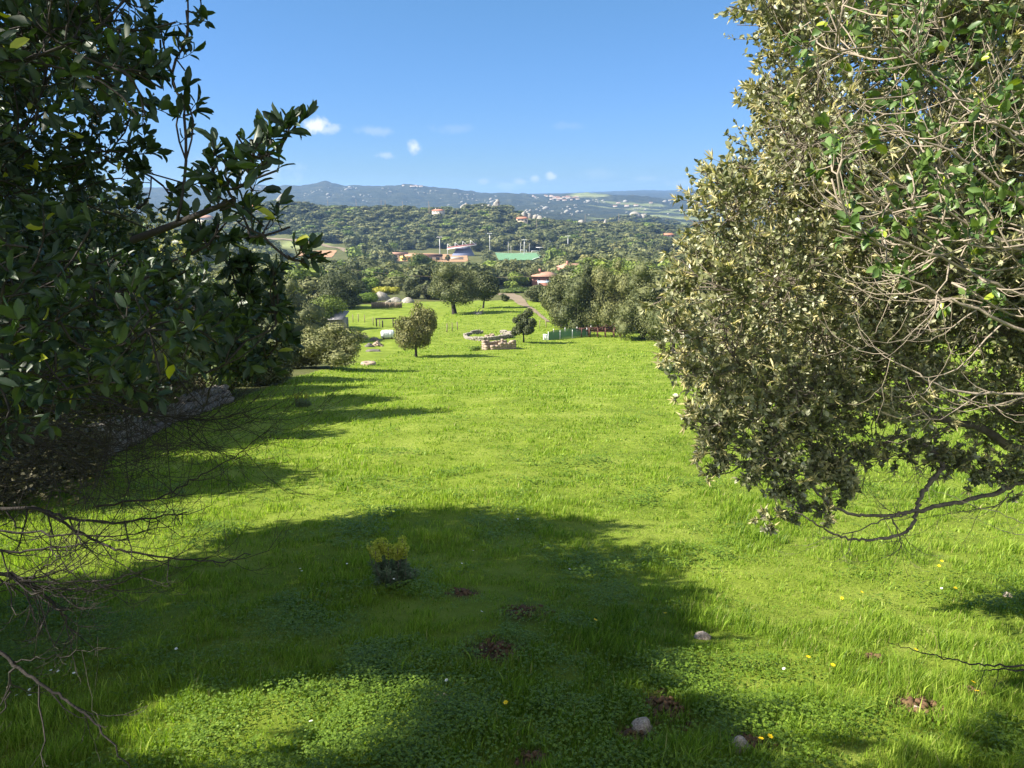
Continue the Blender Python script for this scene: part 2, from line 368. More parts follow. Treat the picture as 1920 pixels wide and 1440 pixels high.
M['yellow_leaf'] = foliage('yellow_blossom', (0.20, 0.21, 0.03), (0.32, 0.31, 0.04), (0.42, 0.40, 0.07), trans=0.2, rough=0.7, spec=0.1)
M['bramble_leaf'] = foliage('bramble_leaf', (0.045, 0.04, 0.022), (0.075, 0.07, 0.035), (0.12, 0.11, 0.05), trans=0.2, rough=0.6, spec=0.2)
M['core'] = simple('inner_foliage', (0.022, 0.028, 0.011), 0.9, 0.3, 3, 0.0)
M['stone'] = simple('granite', (0.22, 0.19, 0.155), 0.9, 0.35, 5, 0.7, col2=(0.38, 0.35, 0.30))
M['stone_dark'] = simple('lichen_granite', (0.10, 0.092, 0.08), 0.9, 0.45, 9, 0.8, col2=(0.21, 0.19, 0.165))
M['pale_stone'] = simple('pale_granite', (0.20, 0.185, 0.16), 0.9, 0.35, 1.6, 0.9, col2=(0.40, 0.37, 0.32))
M['far_stone'] = simple('far_granite', (0.24, 0.23, 0.20), 0.9, 0.3, 0.2, 0.0)
M['block'] = simple('concrete_block', (0.31, 0.24, 0.18), 0.9, 0.3, 4, 0.5)
M['earth'] = simple('bare_earth', (0.11, 0.065, 0.035), 0.95, 0.45, 18, 0.8)
M['track'] = simple('sandy_track', (0.20, 0.155, 0.105), 0.95, 0.2, 0.4, 0.2)
M['ochre'] = simple('ochre_ground', (0.33, 0.20, 0.11), 0.95, 0.2, 0.15, 0.2)
M['wall_cream'] = simple('cream_render', (0.62, 0.50, 0.36), 0.8, 0.1, 1, 0.0)
M['wall_pink'] = simple('pink_render', (0.36, 0.17, 0.13), 0.8, 0.1, 1, 0.0)
M['wall_white'] = simple('white_render', (0.48, 0.44, 0.38), 0.8, 0.1, 1, 0.0)
M['tile'] = simple('terracotta_tiles', (0.40, 0.17, 0.10), 0.8, 0.2, 3, 0.3)
M['tile_pink'] = simple('weathered_tiles', (0.36, 0.21, 0.15), 0.8, 0.2, 3, 0.3)
M['dark_open'] = simple('dark_window', (0.03, 0.03, 0.035), 0.3, 0.1, 1, 0.0)
M['steel'] = simple('galvanised_steel', (0.50, 0.51, 0.52), 0.5, 0.1, 4, 0.0, metal=0.3)
M['grey_roof'] = simple('grey_sheet_roof', (0.24, 0.23, 0.24), 0.7, 0.2, 2, 0.2)
M['white_plastic'] = simple('white_plastic', (0.72, 0.74, 0.72), 0.5, 0.1, 2, 0.0)
M['rust'] = simple('rusty_iron', (0.085, 0.038, 0.028), 0.85, 0.4, 5, 0.5)
M['pitch'] = simple('artificial_turf', (0.115, 0.235, 0.125), 0.9, 0.12, 0.3, 0.0)
M['blue_seat'] = simple('blue_grey_terrace', (0.16, 0.19, 0.30), 0.7, 0.15, 1, 0.0)
M['red_paint'] = simple('red_paint', (0.22, 0.09, 0.08), 0.6, 0.1, 1, 0.0)
M['yellow_paint'] = simple('yellow_paint', (0.72, 0.52, 0.12), 0.7, 0.1, 1, 0.0)
M['paint'] = simple('white_paint', (0.78, 0.78, 0.76), 0.6, 0.05, 1, 0.0)
M['pole_wood'] = simple('weathered_pole', (0.20, 0.16, 0.12), 0.9, 0.2, 4, 0.0)
M['near_stone'] = simple('speckled_stone', (0.20, 0.145, 0.11), 0.95, 0.4, 60, 0.9, col2=(0.55, 0.47, 0.40))
M['ligh_blue'] = simple('pale_blue_sheet', (0.50, 0.58, 0.66), 0.5, 0.1, 1, 0.0)

# net: half transparent green
mn = bpy.data.materials.new('green_netting'); n, l = nodes_of(mn); b = n['Principled BSDF']; b.inputs['Base Color'].default_value = (0.06, 0.17, 0.11, 1); b.inputs['Roughness'].default_value = 0.8
tc = n.new('ShaderNodeTexCoord'); ck = n.new('ShaderNodeTexChecker'); ck.inputs['Scale'].default_value = 60; l.new(tc.outputs['Object'], ck.inputs['Vector'])
ck.inputs['Color1'].default_value = (1, 1, 1, 1); ck.inputs['Color2'].default_value = (0.25, 0.25, 0.25, 1); b.inputs['Alpha'].default_value = 0.8
M['net'] = mn

# ground
gm = bpy.data.materials.new('ground_soil_and_turf'); n, l = nodes_of(gm); b = n['Principled BSDF']; b.inputs['Roughness'].default_value = 0.95; b.inputs['Specular IOR Level'].default_value = 0.1
geo = n.new('ShaderNodeNewGeometry')
def gnoise(scale, detail=5, rough=0.6):
    q = n.new('ShaderNodeTexNoise'); q.inputs['Scale'].default_value = scale; q.inputs['Detail'].default_value = detail; q.inputs['Roughness'].default_value = rough
    l.new(geo.outputs['Position'], q.inputs['Vector']); return q.outputs['Fac']
def gramp(fac, stops):
    q = n.new('ShaderNodeValToRGB'); q.color_ramp.elements[0].position = stops[0][0]; q.color_ramp.elements[0].color = (*stops[0][1], 1)
    q.color_ramp.elements[1].position = stops[-1][0]; q.color_ramp.elements[1].color = (*stops[-1][1], 1)
    for p, c in stops[1:-1]:
        e = q.color_ramp.elements.new(p); e.color = (*c, 1)
    l.new(fac, q.inputs['Fac']); return q.outputs[0]
def gmix(fac, a, c):
    q = n.new('ShaderNodeMixRGB'); l.new(fac, q.inputs['Fac']); l.new(a, q.inputs['Color1']); l.new(c, q.inputs['Color2']); return q.outputs[0]
c_field = gramp(gnoise(0.55, 8, 0.7), [(0.28, (0.085, 0.130, 0.014)), (0.5, (0.155, 0.21, 0.024)), (0.72, (0.24, 0.285, 0.055))])
c_wood = gramp(gnoise(0.09, 8, 0.7), [(0.3, (0.055, 0.070, 0.022)), (0.55, (0.095, 0.10, 0.036)), (0.75, (0.16, 0.145, 0.07))])
vor = n.new('ShaderNodeTexVoronoi'); vor.inputs['Scale'].default_value = 0.035; l.new(geo.outputs['Position'], vor.inputs['Vector'])
c_far = gramp(gnoise(0.02, 10, 0.75), [(0.3, (0.014, 0.022, 0.016)), (0.5, (0.034, 0.043, 0.028)), (0.62, (0.065, 0.070, 0.042)), (0.78, (0.15, 0.145, 0.10))])
c_meadow = gramp(gnoise(0.004, 4, 0.5), [(0.3, (0.16, 0.20, 0.07)), (0.7, (0.26, 0.27, 0.12))])
for nm in ('a_field', 'a_far', 'a_meadow', 'a_earth'):
    q = n.new('ShaderNodeAttribute'); q.attribute_name = nm; M[nm] = q.outputs['Fac']
c = gmix(M['a_field'], c_wood, c_field); c = gmix(M['a_far'], c, c_far); c = gmix(M['a_meadow'], c, c_meadow)
c_soil = gramp(gnoise(6, 6, 0.7), [(0.3, (0.05, 0.035, 0.02)), (0.7, (0.13, 0.085, 0.05))])
c = gmix(M['a_earth'], c, c_soil)
l.new(c, b.inputs['Base Color'])
bp = n.new('ShaderNodeBump'); bp.inputs['Strength'].default_value = 0.8; bp.inputs['Distance'].default_value = 0.12; l.new(gnoise(3.5, 8, 0.75), bp.inputs['Height'])
bp2 = n.new('ShaderNodeBump'); bp2.inputs['Distance'].default_value = 14.0; l.new(M['a_far'], bp2.inputs['Strength']); l.new(gnoise(0.03, 6, 0.7), bp2.inputs['Height']); l.new(bp.outputs[0], bp2.inputs['Normal'])
l.new(bp2.outputs[0], b.inputs['Normal'])
M['ground'] = gm

# ------------------------------------------------------------------ ground sheet
WALL_PX = [(-260, 1060), (-60, 960), (90, 905), (200, 850), (300, 800), (400, 762), (480, 735), (560, 705)]
WALL = [ground(u, v) for u, v in WALL_PX]
EARTHS = [(985, 1146, 0.20), (925, 1222, 0.26), (870, 1112, 0.16), (1725, 1328, 0.20), (1245, 1330, 0.22), (1190, 1385, 0.15), (1000, 1425, 0.12), (1400, 1395, 0.14), (1640, 1235, 0.09), (1820, 1300, 0.12)]
EARTH_P = [(ground(u, v), r) for u, v, r in EARTHS]
FIELD_PX = [(-3000, 1500), (-3000, 1140), (-260, 1060), (200, 850), (400, 762), (540, 700), (560, 650), (600, 620), (600, 600), (640, 575), (760, 566), (930, 557), (1000, 560), (1060, 590), (1110, 610), (1260, 625), (2600, 625), (5000, 1500)]
def wall_side(x, y):                         # >0 to the right of (inside) the field wall
    W = np.array([p[:2] for p in WALL]); xs = np.interp(y, W[:, 1], W[:, 0], left=W[0, 0] - 3, right=W[-1, 0])
    return x - xs
def build_ground():
    fr = np.radians(np.linspace(-58, 58, 760)); bk = np.radians(np.linspace(58, 302, 90))[1:-1]
    az = np.concatenate([fr, bk]); rr = np.concatenate([np.geomspace(0.6, 9700, 430)])
    AZ, RR = np.meshgrid(az, rr, indexing='ij')
    X = RR * np.sin(AZ); Y = RR * np.cos(AZ); Z = zfun(X, Y)
    na, nr = AZ.shape
    V = np.stack([X, Y, Z], -1).reshape(-1, 3); V = np.vstack([V, [[0, 0, zf(0, 0)]]])
    idx = np.arange(na * nr).reshape(na, nr); nx = np.roll(idx, -1, 0)
    q = np.stack([idx[:, :-1], idx[:, 1:], nx[:, 1:], nx[:, :-1]], -1).reshape(-1, 4)[:, ::-1]
    t = np.stack([np.full(na, len(V) - 1), nx[:, 0], idx[:, 0]], -1)
    x, y, z = V[:, 0], V[:, 1], V[:, 2]
    u, v, d = proj(V)
    fld = ((y < 170) & in_poly(u, v, FIELD_PX)) | (y < 6)
    fld = fld & ((wall_side(x, y) > 0) | (y > 60) | (y < 3))
    # a pasture strip seen between the woods
    far = np.clip((y - 1050) / 250, 0, 1)
    mead = np.zeros(len(V))
    for (uu, vv, yy, wx, wy) in [(1105, 381, 3000, 90, 170), (1240, 380, 2500, 260, 40), (1270, 392, 2100, 170, 60), (1215, 398, 1750, 150, 60), (1180, 384, 2700, 160, 40), (1300, 386, 2350, 200, 30), (1295, 376, 3400, 220, 90), (570, 456, 700, 26, 26)]:
        xc = sx(uu, vv) * yy
        mead = np.maximum(mead, np.clip(2.2 - 2.2 * (((x - xc) / wx) ** 2 + ((y - yy) / wy) ** 2) + 1.2 * fbm(x / 60, y / 60, 3, 77), 0, 1))
    ea = np.zeros(len(V))
    for p, r in EARTH_P: ea = np.maximum(ea, np.clip(1.6 - np.hypot(x - p[0], y - p[1]) / r, 0, 1))
    # brown ground by the path and trodden earth under the left bank
    me = np_mesh('ground', V, [q, t], [gm], True, attrs={'a_field': fld.astype(float), 'a_far': far, 'a_meadow': mead, 'a_earth': ea})
    o = link('ground', me, kind='structure')
build_ground()

def ribbon(name, pts, width, mat, off=0.12, n=4, kind='structure', px=True, sub=12):
    P = np.array([ground(u, v)[:2] if px else (u, v) for u, v in pts])
    t = np.linspace(0, len(P) - 1, sub * (len(P) - 1) + 1)
    # smooth
    X = np.interp(t, range(len(P)), P[:, 0]); Y = np.interp(t, range(len(P)), P[:, 1])
    for _ in range(sub // 2):
        X[1:-1] = (X[:-2] + X[1:-1] * 2 + X[2:]) / 4; Y[1:-1] = (Y[:-2] + Y[1:-1] * 2 + Y[2:]) / 4
    dx = np.gradient(X); dy = np.gradient(Y); L = np.hypot(dx, dy); nxx = dy / L; nyy = -dx / L
    W = np.interp(t, range(len(P)), np.broadcast_to(width, (len(P),)))
    k = np.linspace(-0.5, 0.5, n + 1)
    GX = X[:, None] + nxx[:, None] * k * W[:, None]; GY = Y[:, None] + nyy[:, None] * k * W[:, None]
    GZ = zfun(GX, GY) + off
    idx = np.arange(GX.size).reshape(GX.shape)
    q = np.stack([idx[:-1, :-1], idx[:-1, 1:], idx[1:, 1:], idx[1:, :-1]], -1).reshape(-1, 4)
    return link(name, np_mesh(name, np.stack([GX, GY, GZ], -1).reshape(-1, 3), [q], [mat], True), kind=kind)
def patch(name, corners, mat, off=0.15, n=14, kind='structure'):
    C = np.array([ground(u, v)[:2] for u, v in corners])
    a = np.linspace(0, 1, n + 1); A, B = np.meshgrid(a, a, indexing='ij')
    Q = (C[0] * ((1 - A) * (1 - B))[..., None] + C[1] * (A * (1 - B))[..., None] + C[2] * (A * B)[..., None] + C[3] * ((1 - A) * B)[..., None])
    Z = zfun(Q[..., 0], Q[..., 1]) + off
    idx = np.arange(A.size).reshape(A.shape); q = np.stack([idx[:-1, :-1], idx[1:, :-1], idx[1:, 1:], idx[:-1, 1:]], -1).reshape(-1, 4)
    return link(name, np_mesh(name, np.concatenate([Q, Z[..., None]], -1).reshape(-1, 3), [q], [mat], True), kind=kind)
# ------------------------------------------------------------------ roads, tracks, sports ground surfaces
ribbon('dirt_track', [(948, 551), (962, 556), (975, 566), (990, 576), (1010, 590), (1028, 604)], [5, 4.5, 2.6, 1.1, 0.8, 0.6], M['track'])
ribbon('road', [(470, 445), (560, 452), (600, 458), (640, 466), (652, 473)], [6, 6, 6, 6, 6], M['track'], 0.5)
patch('building_plot', [(558, 480), (622, 483), (632, 470), (564, 469)], M['ochre'], 0.25)
patch('ochre_yard', [(742, 490), (878, 492), (876, 478), (748, 474)], M['ochre'], 0.3)
patch('football_pitch', [(935, 488.5), (1000, 488.5), (1034, 474.5), (928, 474.5)], M['pitch'], 0.45)
ribbon('pitch_line', [(929, 475.2), (1033, 475.2)], 0.5, M['paint'], 0.62)
ribbon('pitch_line', [(1032, 475), (998, 488.3)], 0.5, M['paint'], 0.62)

# ------------------------------------------------------------------ woods and single trees
def crown(seed, w, h, z0, nl, ncard, card, lobe=0.36, core=0.72, trunk=True, flat=0.9, tpl=LEAF2, irr=0.25, aspect=0.62, jit=0.5):
    g = np.random.default_rng(seed)
    # lobe centres in a lumpy ellipsoid
    C = rdir(nl, g) * (g.random((nl, 1)) ** 0.45); C[:, 2] = np.abs(C[:, 2]) * 1.0 - 0.28 * (g.random(nl))
    hw = w / 2; rl = hw * lobe * (0.65 + 0.7 * g.random(nl))
    C = C * np.array([hw - hw * lobe * 0.75, hw - hw * lobe * 0.75, h * 0.62]) * (1 + irr * (g.random((nl, 1)) - 0.5))
    C[:, 2] += z0 + h * 0.33
    n = int(ncard); k = g.choice(nl, n, p=rl ** 2 / (rl ** 2).sum())
    D = rdir(n, g); rad = (0.62 + 0.46 * g.random(n) ** 0.7)
    P = C[k] + D * (rl[k] * rad)[:, None] * np.array([1, 1, flat])
    N = unit(D + jit * rdir(n, g)); A = unit(np.cross(N, rdir(n, g)))
    s = card * (0.6 + 0.9 * g.random(n))
    V, q, t = leaves(tpl, P - A * s[:, None] * 0.5, A, N, s, s * aspect)
    mb = MB(); mb.add(V, q, t)
    if core:
        for i in range(nl):
            cv, ct = lump(C[i], rl[i] * core * np.array([1, 1, flat]), 1, 0.15, seed + i)
            mb.add(cv, t=ct)
    A_ = np.concatenate(mb.v); lo = np.percentile(A_, 0.7, axis=0); hi = np.percentile(A_, 99.3, axis=0)
    tl = np.array([-w / 2, -w / 2, z0]); th_ = np.array([w / 2, w / 2, z0 + h]); sc = (th_ - tl) / (hi - lo)
    mb.v = [(a - lo) * sc + tl for a in mb.v]; C = (C - lo) * sc + tl
    return mb, C, rl
def trunk_mb(seed, C, z0, r, lean=0.1, nb=7):
    g = np.random.default_rng(seed + 99); mb = MB()
    top = np.array([lean * z0 * g.normal(), lean * z0 * g.normal(), z0 * 1.02 + 0.3])
    P = np.array([[0, 0, -0.3], [0.02 * r, 0, 0.15], top * [0.4, 0.2, 0.45], top]); 
    mb.tube(P, [r * 1.5, r * 1.15, r * 0.9, r * 0.8], 8)
    for i in g.choice(len(C), min(nb, len(C)), replace=False):
        c = C[i]; m = (top + c) / 2 + g.normal(size=3) * 0.15 * r * 3
        mb.tube(np.array([top - [0, 0, 0.1 * z0], m, c]), [r * 0.6, r * 0.38, r * 0.15], 5)
    return mb

def tree_thing(base, px_h, px_w, seed, label, cat='tree', z0f=0.25, leaf='wood_leaf', name='holm_oak', dens=1.0, nl=26, card=None, group=None, y=None, lobe=0.34, core=0.66, rtr=None, part='crown', irr=0.3):
    y = base[1]; H = px_h * y / F; Wd = px_w * y / F
    z0 = H * z0f
    if card is None: card = max(0.12, 0.0016 * y)
    area = 4 * math.pi * (Wd / 2) * (H - z0) / 2
    ncard = int(min(16000, dens * 3.6 * area / (card * card * 0.5)))
    mb, C, rl = crown(seed, Wd, (H - z0), z0, nl, ncard, card, lobe=lobe, core=core, irr=irr, jit=.65)
    root = empty(name, tuple(base), label, cat, group)
    mb.build(part, [M[leaf]], root)
    tb = trunk_mb(seed, C, z0, rtr or max(0.05, H * 0.026)); tb.build('trunk', M['bark_dark'] if leaf == 'wood_leaf' else M['bark'], root, True)
    return root
def pxtree(u, v, ph, pw, seed, label, **k):
    return tree_thing(ground(u, v), ph, pw, seed, label, **k)

pxtree(780, 669, 95, 77, 11, 'lone oak with a bushy rounded crown and bare straight trunk right of the white tank', z0f=0.22, nl=34, dens=1.1, core=0.25, lobe=.27, irr=.25)
pxtree(982, 642, 60, 43, 12, 'small round topped oak with thin trunk beside the stone trough ruin', z0f=0.25, nl=30, dens=1.2, core=0.4, lobe=.3, irr=.25)
pxtree(852, 589, 92, 88, 13, 'broad dark oak with a thick trunk at the far end of the meadow', z0f=0.24, nl=30, rtr=0.42)
pxtree(906, 578, 66, 56, 14, 'pale grey green oak just right of the broad dark oak at the meadow end', z0f=0.25, nl=20)
# right-hand wood edge
pxtree(1052, 612, 92, 74, 21, 'grey green oak at the left end of the wood edge right of the meadow', z0f=0.0, nl=24)
pxtree(1092, 618, 122, 96, 22, 'tall bushy oak behind the green netting pen', z0f=0.0, nl=30)
pxtree(1145, 622, 128, 90, 23, 'dark oak behind the rusty machinery heap', z0f=0.0, nl=30)
pxtree(1205, 636, 142, 106, 24, 'big leaning oak hanging low over the edge of the meadow', z0f=0.0, nl=34)
pxtree(1262, 660, 168, 92, 25, 'oak with a pale trunk touching the sunlit foreground oak', z0f=0.16, nl=34, rtr=0.22)
pxtree(1320, 640, 190, 120, 26, 'oak mostly hidden behind the sunlit foreground oak', z0f=0.1, nl=30)
pxtree(1480, 640, 230, 190, 27, 'wide oak seen only through gaps of the foreground oak', z0f=0.1, nl=34)
pxtree(1700, 640, 230, 200, 28, 'second wide oak seen only through gaps of the foreground oak', z0f=0.1, nl=34)
pxtree(1880, 640, 230, 200, 29, 'outermost oak behind the grey branched shrub', z0f=0.1, nl=30)
# left-hand wood edge
pxtree(622, 692, 82, 118, 31, 'spreading multi stemmed bush with a green sunlit top beside the round slab', name='spreading_bush', cat='bush', z0f=0.18, nl=26, rtr=0.05)
pxtree(500, 722, 60, 90, 54, 'dark bush at the far end of the stone wall', name='dark_bush', cat='bush', z0f=0.0, nl=20)
pxtree(560, 690, 74, 84, 32, 'grey green bush left of the spreading bush', name='grey_bush', cat='bush', z0f=0.02, nl=20)
pxtree(607, 618, 62, 82, 33, 'dark evergreen left of the grey roofed shed', z0f=0.03, nl=24)
pxtree(560, 640, 118, 116, 34, 'large grey oak at the left edge of the meadow', z0f=0.04, nl=32)
pxtree(640, 578, 62, 76, 35, 'dark oak behind the shed at the far left corner of the meadow', z0f=0.03, nl=24)
pxtree(606, 632, 40, 30, 36, 'young pale green tree standing in front of the shed', z0f=0.02, nl=12)
pxtree(500, 640, 150, 130, 37, 'oak showing behind the dark leafy branches', z0f=0.04, nl=30)
pxtree(683, 568, 18, 46, 38, 'low clipped shrub left of the pale boulders', name='low_shrub', cat='shrub', z0f=0.0, nl=10, leaf='bright_leaf')
pxtree(778, 560, 36, 42, 39, 'dark round bush right of the pale boulders', name='round_bush', cat='bush', z0f=0.0, nl=14)
pxtree(812, 562, 40, 40, 40, 'round bush beside the broad dark oak', name='round_bush', cat='bush', z0f=0.0, nl=14)
pxtree(947, 565, 14, 16, 42, 'small dark bush in the open by the end of the track', name='small_bush', cat='bush', z0f=0.0, nl=8)
pxtree(1008, 566, 30, 44, 43, 'silvery bush at the right of the track', name='silvery_bush', cat='bush', z0f=0.0, nl=14)
pxtree(1036, 580, 34, 40, 44, 'brown scrubby bush sloping along the track', name='scrubby_bush', cat='bush', z0f=0.0, nl=14)
pxtree(724, 552, 14, 50, 45, 'bright yellow flowering shrub behind the boulders', name='flowering_shrub', cat='shrub', z0f=0.0, nl=12, leaf='yellow_leaf', part='blossom')
pxtree(748, 572, 6, 12, 46, 'little green shrub before the pale boulders', name='green_shrub', cat='shrub', z0f=0.0, nl=12, leaf='bright_leaf')
pxtree(968, 548, 8, 54, 47, 'long yellow green hedge above the track', name='hedge', cat='hedge', z0f=0.0, nl=20, leaf='bright_leaf')
pxtree(1040, 572, 10, 40, 48, 'patch of pale yellow shrubs below the pink house', name='pale_shrub', cat='shrub', z0f=0.0, nl=10, leaf='bright_leaf')
pxtree(795, 520, 42, 66, 49, 'bright spring green poplar like tree in the middle of the wood', z0f=0.05, nl=22, leaf='bright_leaf', name='spring_tree')
pxtree(690, 552, 30, 40, 50, 'yellowish green bush at the wood edge', name='yellowish_bush', cat='bush', z0f=0.0, nl=12, leaf='bright_leaf')
pxtree(1062, 531, 34, 52, 52, 'reddish brown oak in front of the second pink roof', z0f=0.0, nl=18, y=None)
pxtree(995, 536, 34, 50, 53, 'dark oak half covering the left side of the pink tiled house', z0f=0.0, nl=18)
pxtree(340, 520, 80, 90, 51, 'mimosa in full yellow blossom seen through the dark left branches', z0f=0.1, nl=30, leaf='yellow_leaf', name='mimosa_tree', part='blossom')

# hedge trees along the field wall on the left, they throw the long shadows across the meadow
for i, (u, v, h, w, lab) in enumerate([(-420, 930, 5.8, 6.0, 'tree by the near end of the stone wall'), (95, 830, 5.2, 5.0, 'tree leaning over the middle of the stone wall'),
                                   (205, 800, 6.6, 6.0, 'tallest of the trees along the stone wall'), (290, 770, 6.0, 5.5, 'tree behind the far stretch of the stone wall'),
                                   (390, 742, 4.6, 5.5, 'rounded tree before the far end of the stone wall'), (470, 716, 3.9, 5.0, 'low tree at the far end of the stone wall')]):
    b = ground(u, v); y = b[1]
    tree_thing(b, h * F / y, w * F / y, 60 + i, 'shaded evergreen ' + lab, z0f=0.12, nl=28, card=0.16, name='hedge_tree', group='trees along the left stone wall', dens=0.8)
for i, (u, v, h, w) in enumerate([(30, 925, 1.3, 3.4), (110, 895, 1.2, 1.8), (330, 775, 1.6, 3.5), (415, 750, 1.9, 3.8)]):
    b = ground(u, v) + (np.array([-1.2, 0.6, 0]) if i > 1 else np.array([0.1, -.2, 0])); b[2] = zf(b[0], b[1]); y = b[1]
    tree_thing(b, h * F / y, w * F / y, 80 + i, 'brown bramble thicket growing over the stone wall, %s' % ['nearest the camera', 'second from the camera', 'third from the camera', 'farthest along it'][i], cat='bramble', z0f=0.0, nl=16, card=0.07, name='bramble_thicket', group='brambles along the stone wall', core=0.0, leaf='bramble_leaf', dens=.5)

# woodland
CLEAR = [(930, 468, 1014, 487, 640), (742, 461, 905, 492, 640), (700, 480, 745, 484, 500), (550, 452, 655, 486, 620), (990, 500, 1036, 531, 300), (1048, 493, 1080, 500, 320), (1008, 532, 1032, 540, 260),
         (455, 372, 490, 392, 900), (805, 385, 842, 399, 900), (968, 399, 990, 410, 900), (1246, 434, 1264, 442, 900), (515, 362, 540, 378, 900), (945, 544, 982, 556, 240), (905, 376, 945, 384, 940),
         (1180, 397, 1216, 404, 1400), (860, 381, 885, 386, 900), (983, 395, 1015, 402, 900)]
NOGO_PX = [[(925, 490), (1012, 490), (1050, 470), (920, 470)], [(738, 493), (885, 494), (900, 466), (745, 470)], [(545, 489), (640, 490), (660, 462), (560, 448), (460, 440)],
           [(640, 605), (985, 600), (1030, 575), (1030, 542), (940, 542), (700, 546), (640, 558)], [(985, 545), (1040, 545), (1040, 522), (985, 522)]]
NOGO = [np.array([ground(u, v)[:2] for u, v in P]) for P in NOGO_PX]
def scatter_wood():
    g = np.random.default_rng(5); out = []
    bands = [(150, 230, 6.4), (230, 430, 7.8), (430, 700, 10.5), (700, 1010, 13.5), (1010, 1500, 18.0)]
    for y0, y1, sp in bands:
        ys = np.arange(y0, y1, sp)
        for yy in ys:
            xs = np.arange(-0.62 * yy, 0.50 * yy, sp)
            x = xs + g.uniform(-.45, .45, len(xs)) * sp; y = yy + g.uniform(-.45, .45, len(xs)) * sp
            r = g.random(len(xs)) 
            out.append(np.c_[x, y, sp * (0.75 + 1.15 * r ** 1.7), g.random(len(xs))])
    T = np.concatenate(out)
    T = T[(T[:, 1] < 1010) | (g.random(len(T)) < 0.6)]
    z = zfun(T[:, 0], T[:, 1]); T[:, 2] = np.where(T[:, 1] > 700, np.minimum(T[:, 2], 17), T[:, 2]); H = T[:, 2] * (0.58 + 0.22 * T[:, 3]) * np.where(T[:, 1] > 700, .62, np.where(T[:, 1] > 430, .8, 1))
    # gaps where ground shows
    keep = fbm(T[:, 0] / 35, T[:, 1] / 35, 3, 40) > -0.42
    for P in NOGO: keep &= ~in_poly(T[:, 0], T[:, 1], [tuple(p) for p in P])
    for _ in range(3):
        ub, vb, d = proj(np.c_[T[:, 0], T[:, 1], z]); ut, vt, _d = proj(np.c_[T[:, 0], T[:, 1], z + H])
        hw = T[:, 2] * 0.5 * F / d
        bad = np.zeros(len(T), bool)
        for (u0, v0, u1, v1, ym) in CLEAR:
            bad |= (ub + hw * 0.8 > u0) & (ub - hw * 0.8 < u1) & (vt < v1) & (vb > v0) & (T[:, 1] < ym)
        H = np.where(bad, H * 0.62, H); T[:, 2] = np.where(bad, T[:, 2] * 0.7, T[:, 2])
    ub, vb, d = proj(np.c_[T[:, 0], T[:, 1], z]); ut, vt, _d = proj(np.c_[T[:, 0], T[:, 1], z + H]); hw = T[:, 2] * 0.5 * F / d
    for (u0, v0, u1, v1, ym) in CLEAR:
        keep &= ~((ub + hw * 0.8 > u0) & (ub - hw * 0.8 < u1) & (vt < v1) & (vb > v0) & (T[:, 1] < ym))
    return np.c_[T[:, 0], T[:, 1], z, T[:, 2], H, T[:, 3]][keep], ub[keep], vt[keep]
W_, WU, WV = scatter_wood()
def wood_variant(seed, card, ncard, nl):
    mb, C, rl = crown(seed, 1.15, 1.0, 0.0, nl, ncard, card, lobe=0.36, core=0.72, flat=0.9)
    return np.concatenate(mb.v), mb
near = np.where((W_[:, 1] > 145) & (WU > 330) & (WU < 1420))[0]
near = near[np.argsort(W_[near, 1])][:215]
VAR = []
for k in range(9):
    mb, C, rl = crown(300 + k, 1.12, 1.0, 0.0, 15, 2300, 0.075, lobe=0.36, core=0.74)
    tb = trunk_mb(300 + k, C, 0.2, 0.03, nb=4)
    VAR.append(np_mesh('holm_oak_%d' % k, np.concatenate(mb.v), [np.concatenate(mb.t)], [M['wood_leaf']]))
def wood_label(u, y, x):
    if y < 175: return 'evergreen oak in the front row of the valley wood' + (', left of the broad dark oak' if u < 852 else ', right of the broad dark oak')
    return 'evergreen oak deeper in the valley wood, ' + ('at its left end' if u < 640 else ('behind the pale boulders' if u < 800 else ('behind the broad dark oak' if u < 950 else ('around the pink tiled house' if u < 1100 else 'right of the pink tiled house'))))
g_ = np.random.default_rng(8)
for i in near:
    x, y, z, w, h, r = W_[i]
    o = link('evergreen_oak', VAR[int(g_.integers(0, 9))]); o.location = (x, y, z - 0.25)
    o.scale = (w, w * g_.uniform(0.85, 1.1), h); o.rotation_euler = (0, 0, g_.uniform(0, 6.28))
    o['label'] = wood_label(WU[i], y, x); o['category'] = 'tree'; o['group'] = 'oaks: ' + o['label'][14:]
rest = np.setdiff1d(np.arange(len(W_)), near)
def merged_wood():
    lod = []
    for (n, c, nl) in [(1100, 0.095, 11), (700, 0.115, 9), (460, 0.14, 8)]:
        lod.append([])
        for k in range(6):
            mb, C, rl = crown(500 + k, 1.12, 1.0, 0.0, nl, n, c, lobe=0.38, core=0.76)
            lod[-1].append((np.concatenate(mb.v), np.concatenate(mb.t)))
    Vs, Ts, At, n = [], [], [], 0
    for i in rest:
        x, y, z, w, h, r = W_[i]
        L = lod[0] if y < 420 else (lod[1] if y < 700 else lod[2])
        V, T = L[int(g_.integers(0, 6))]; a = g_.uniform(0, 6.28); c_, s_ = math.cos(a), math.sin(a)
        P = np.stack([(V[:, 0] * c_ - V[:, 1] * s_) * w + x, (V[:, 0] * s_ + V[:, 1] * c_) * w + y, V[:, 2] * h + z - 0.3], -1)
        Vs.append(P.astype(np.float32)); Ts.append(T + n); At.append(np.full(len(V), g_.random())); n += len(V)
    me = np_mesh('woodland', np.concatenate(Vs), [np.concatenate(Ts)], [M['wood_leaf']], attrs={'tint': np.concatenate(At)})
    link('woodland', me, kind='stuff')
merged_wood()

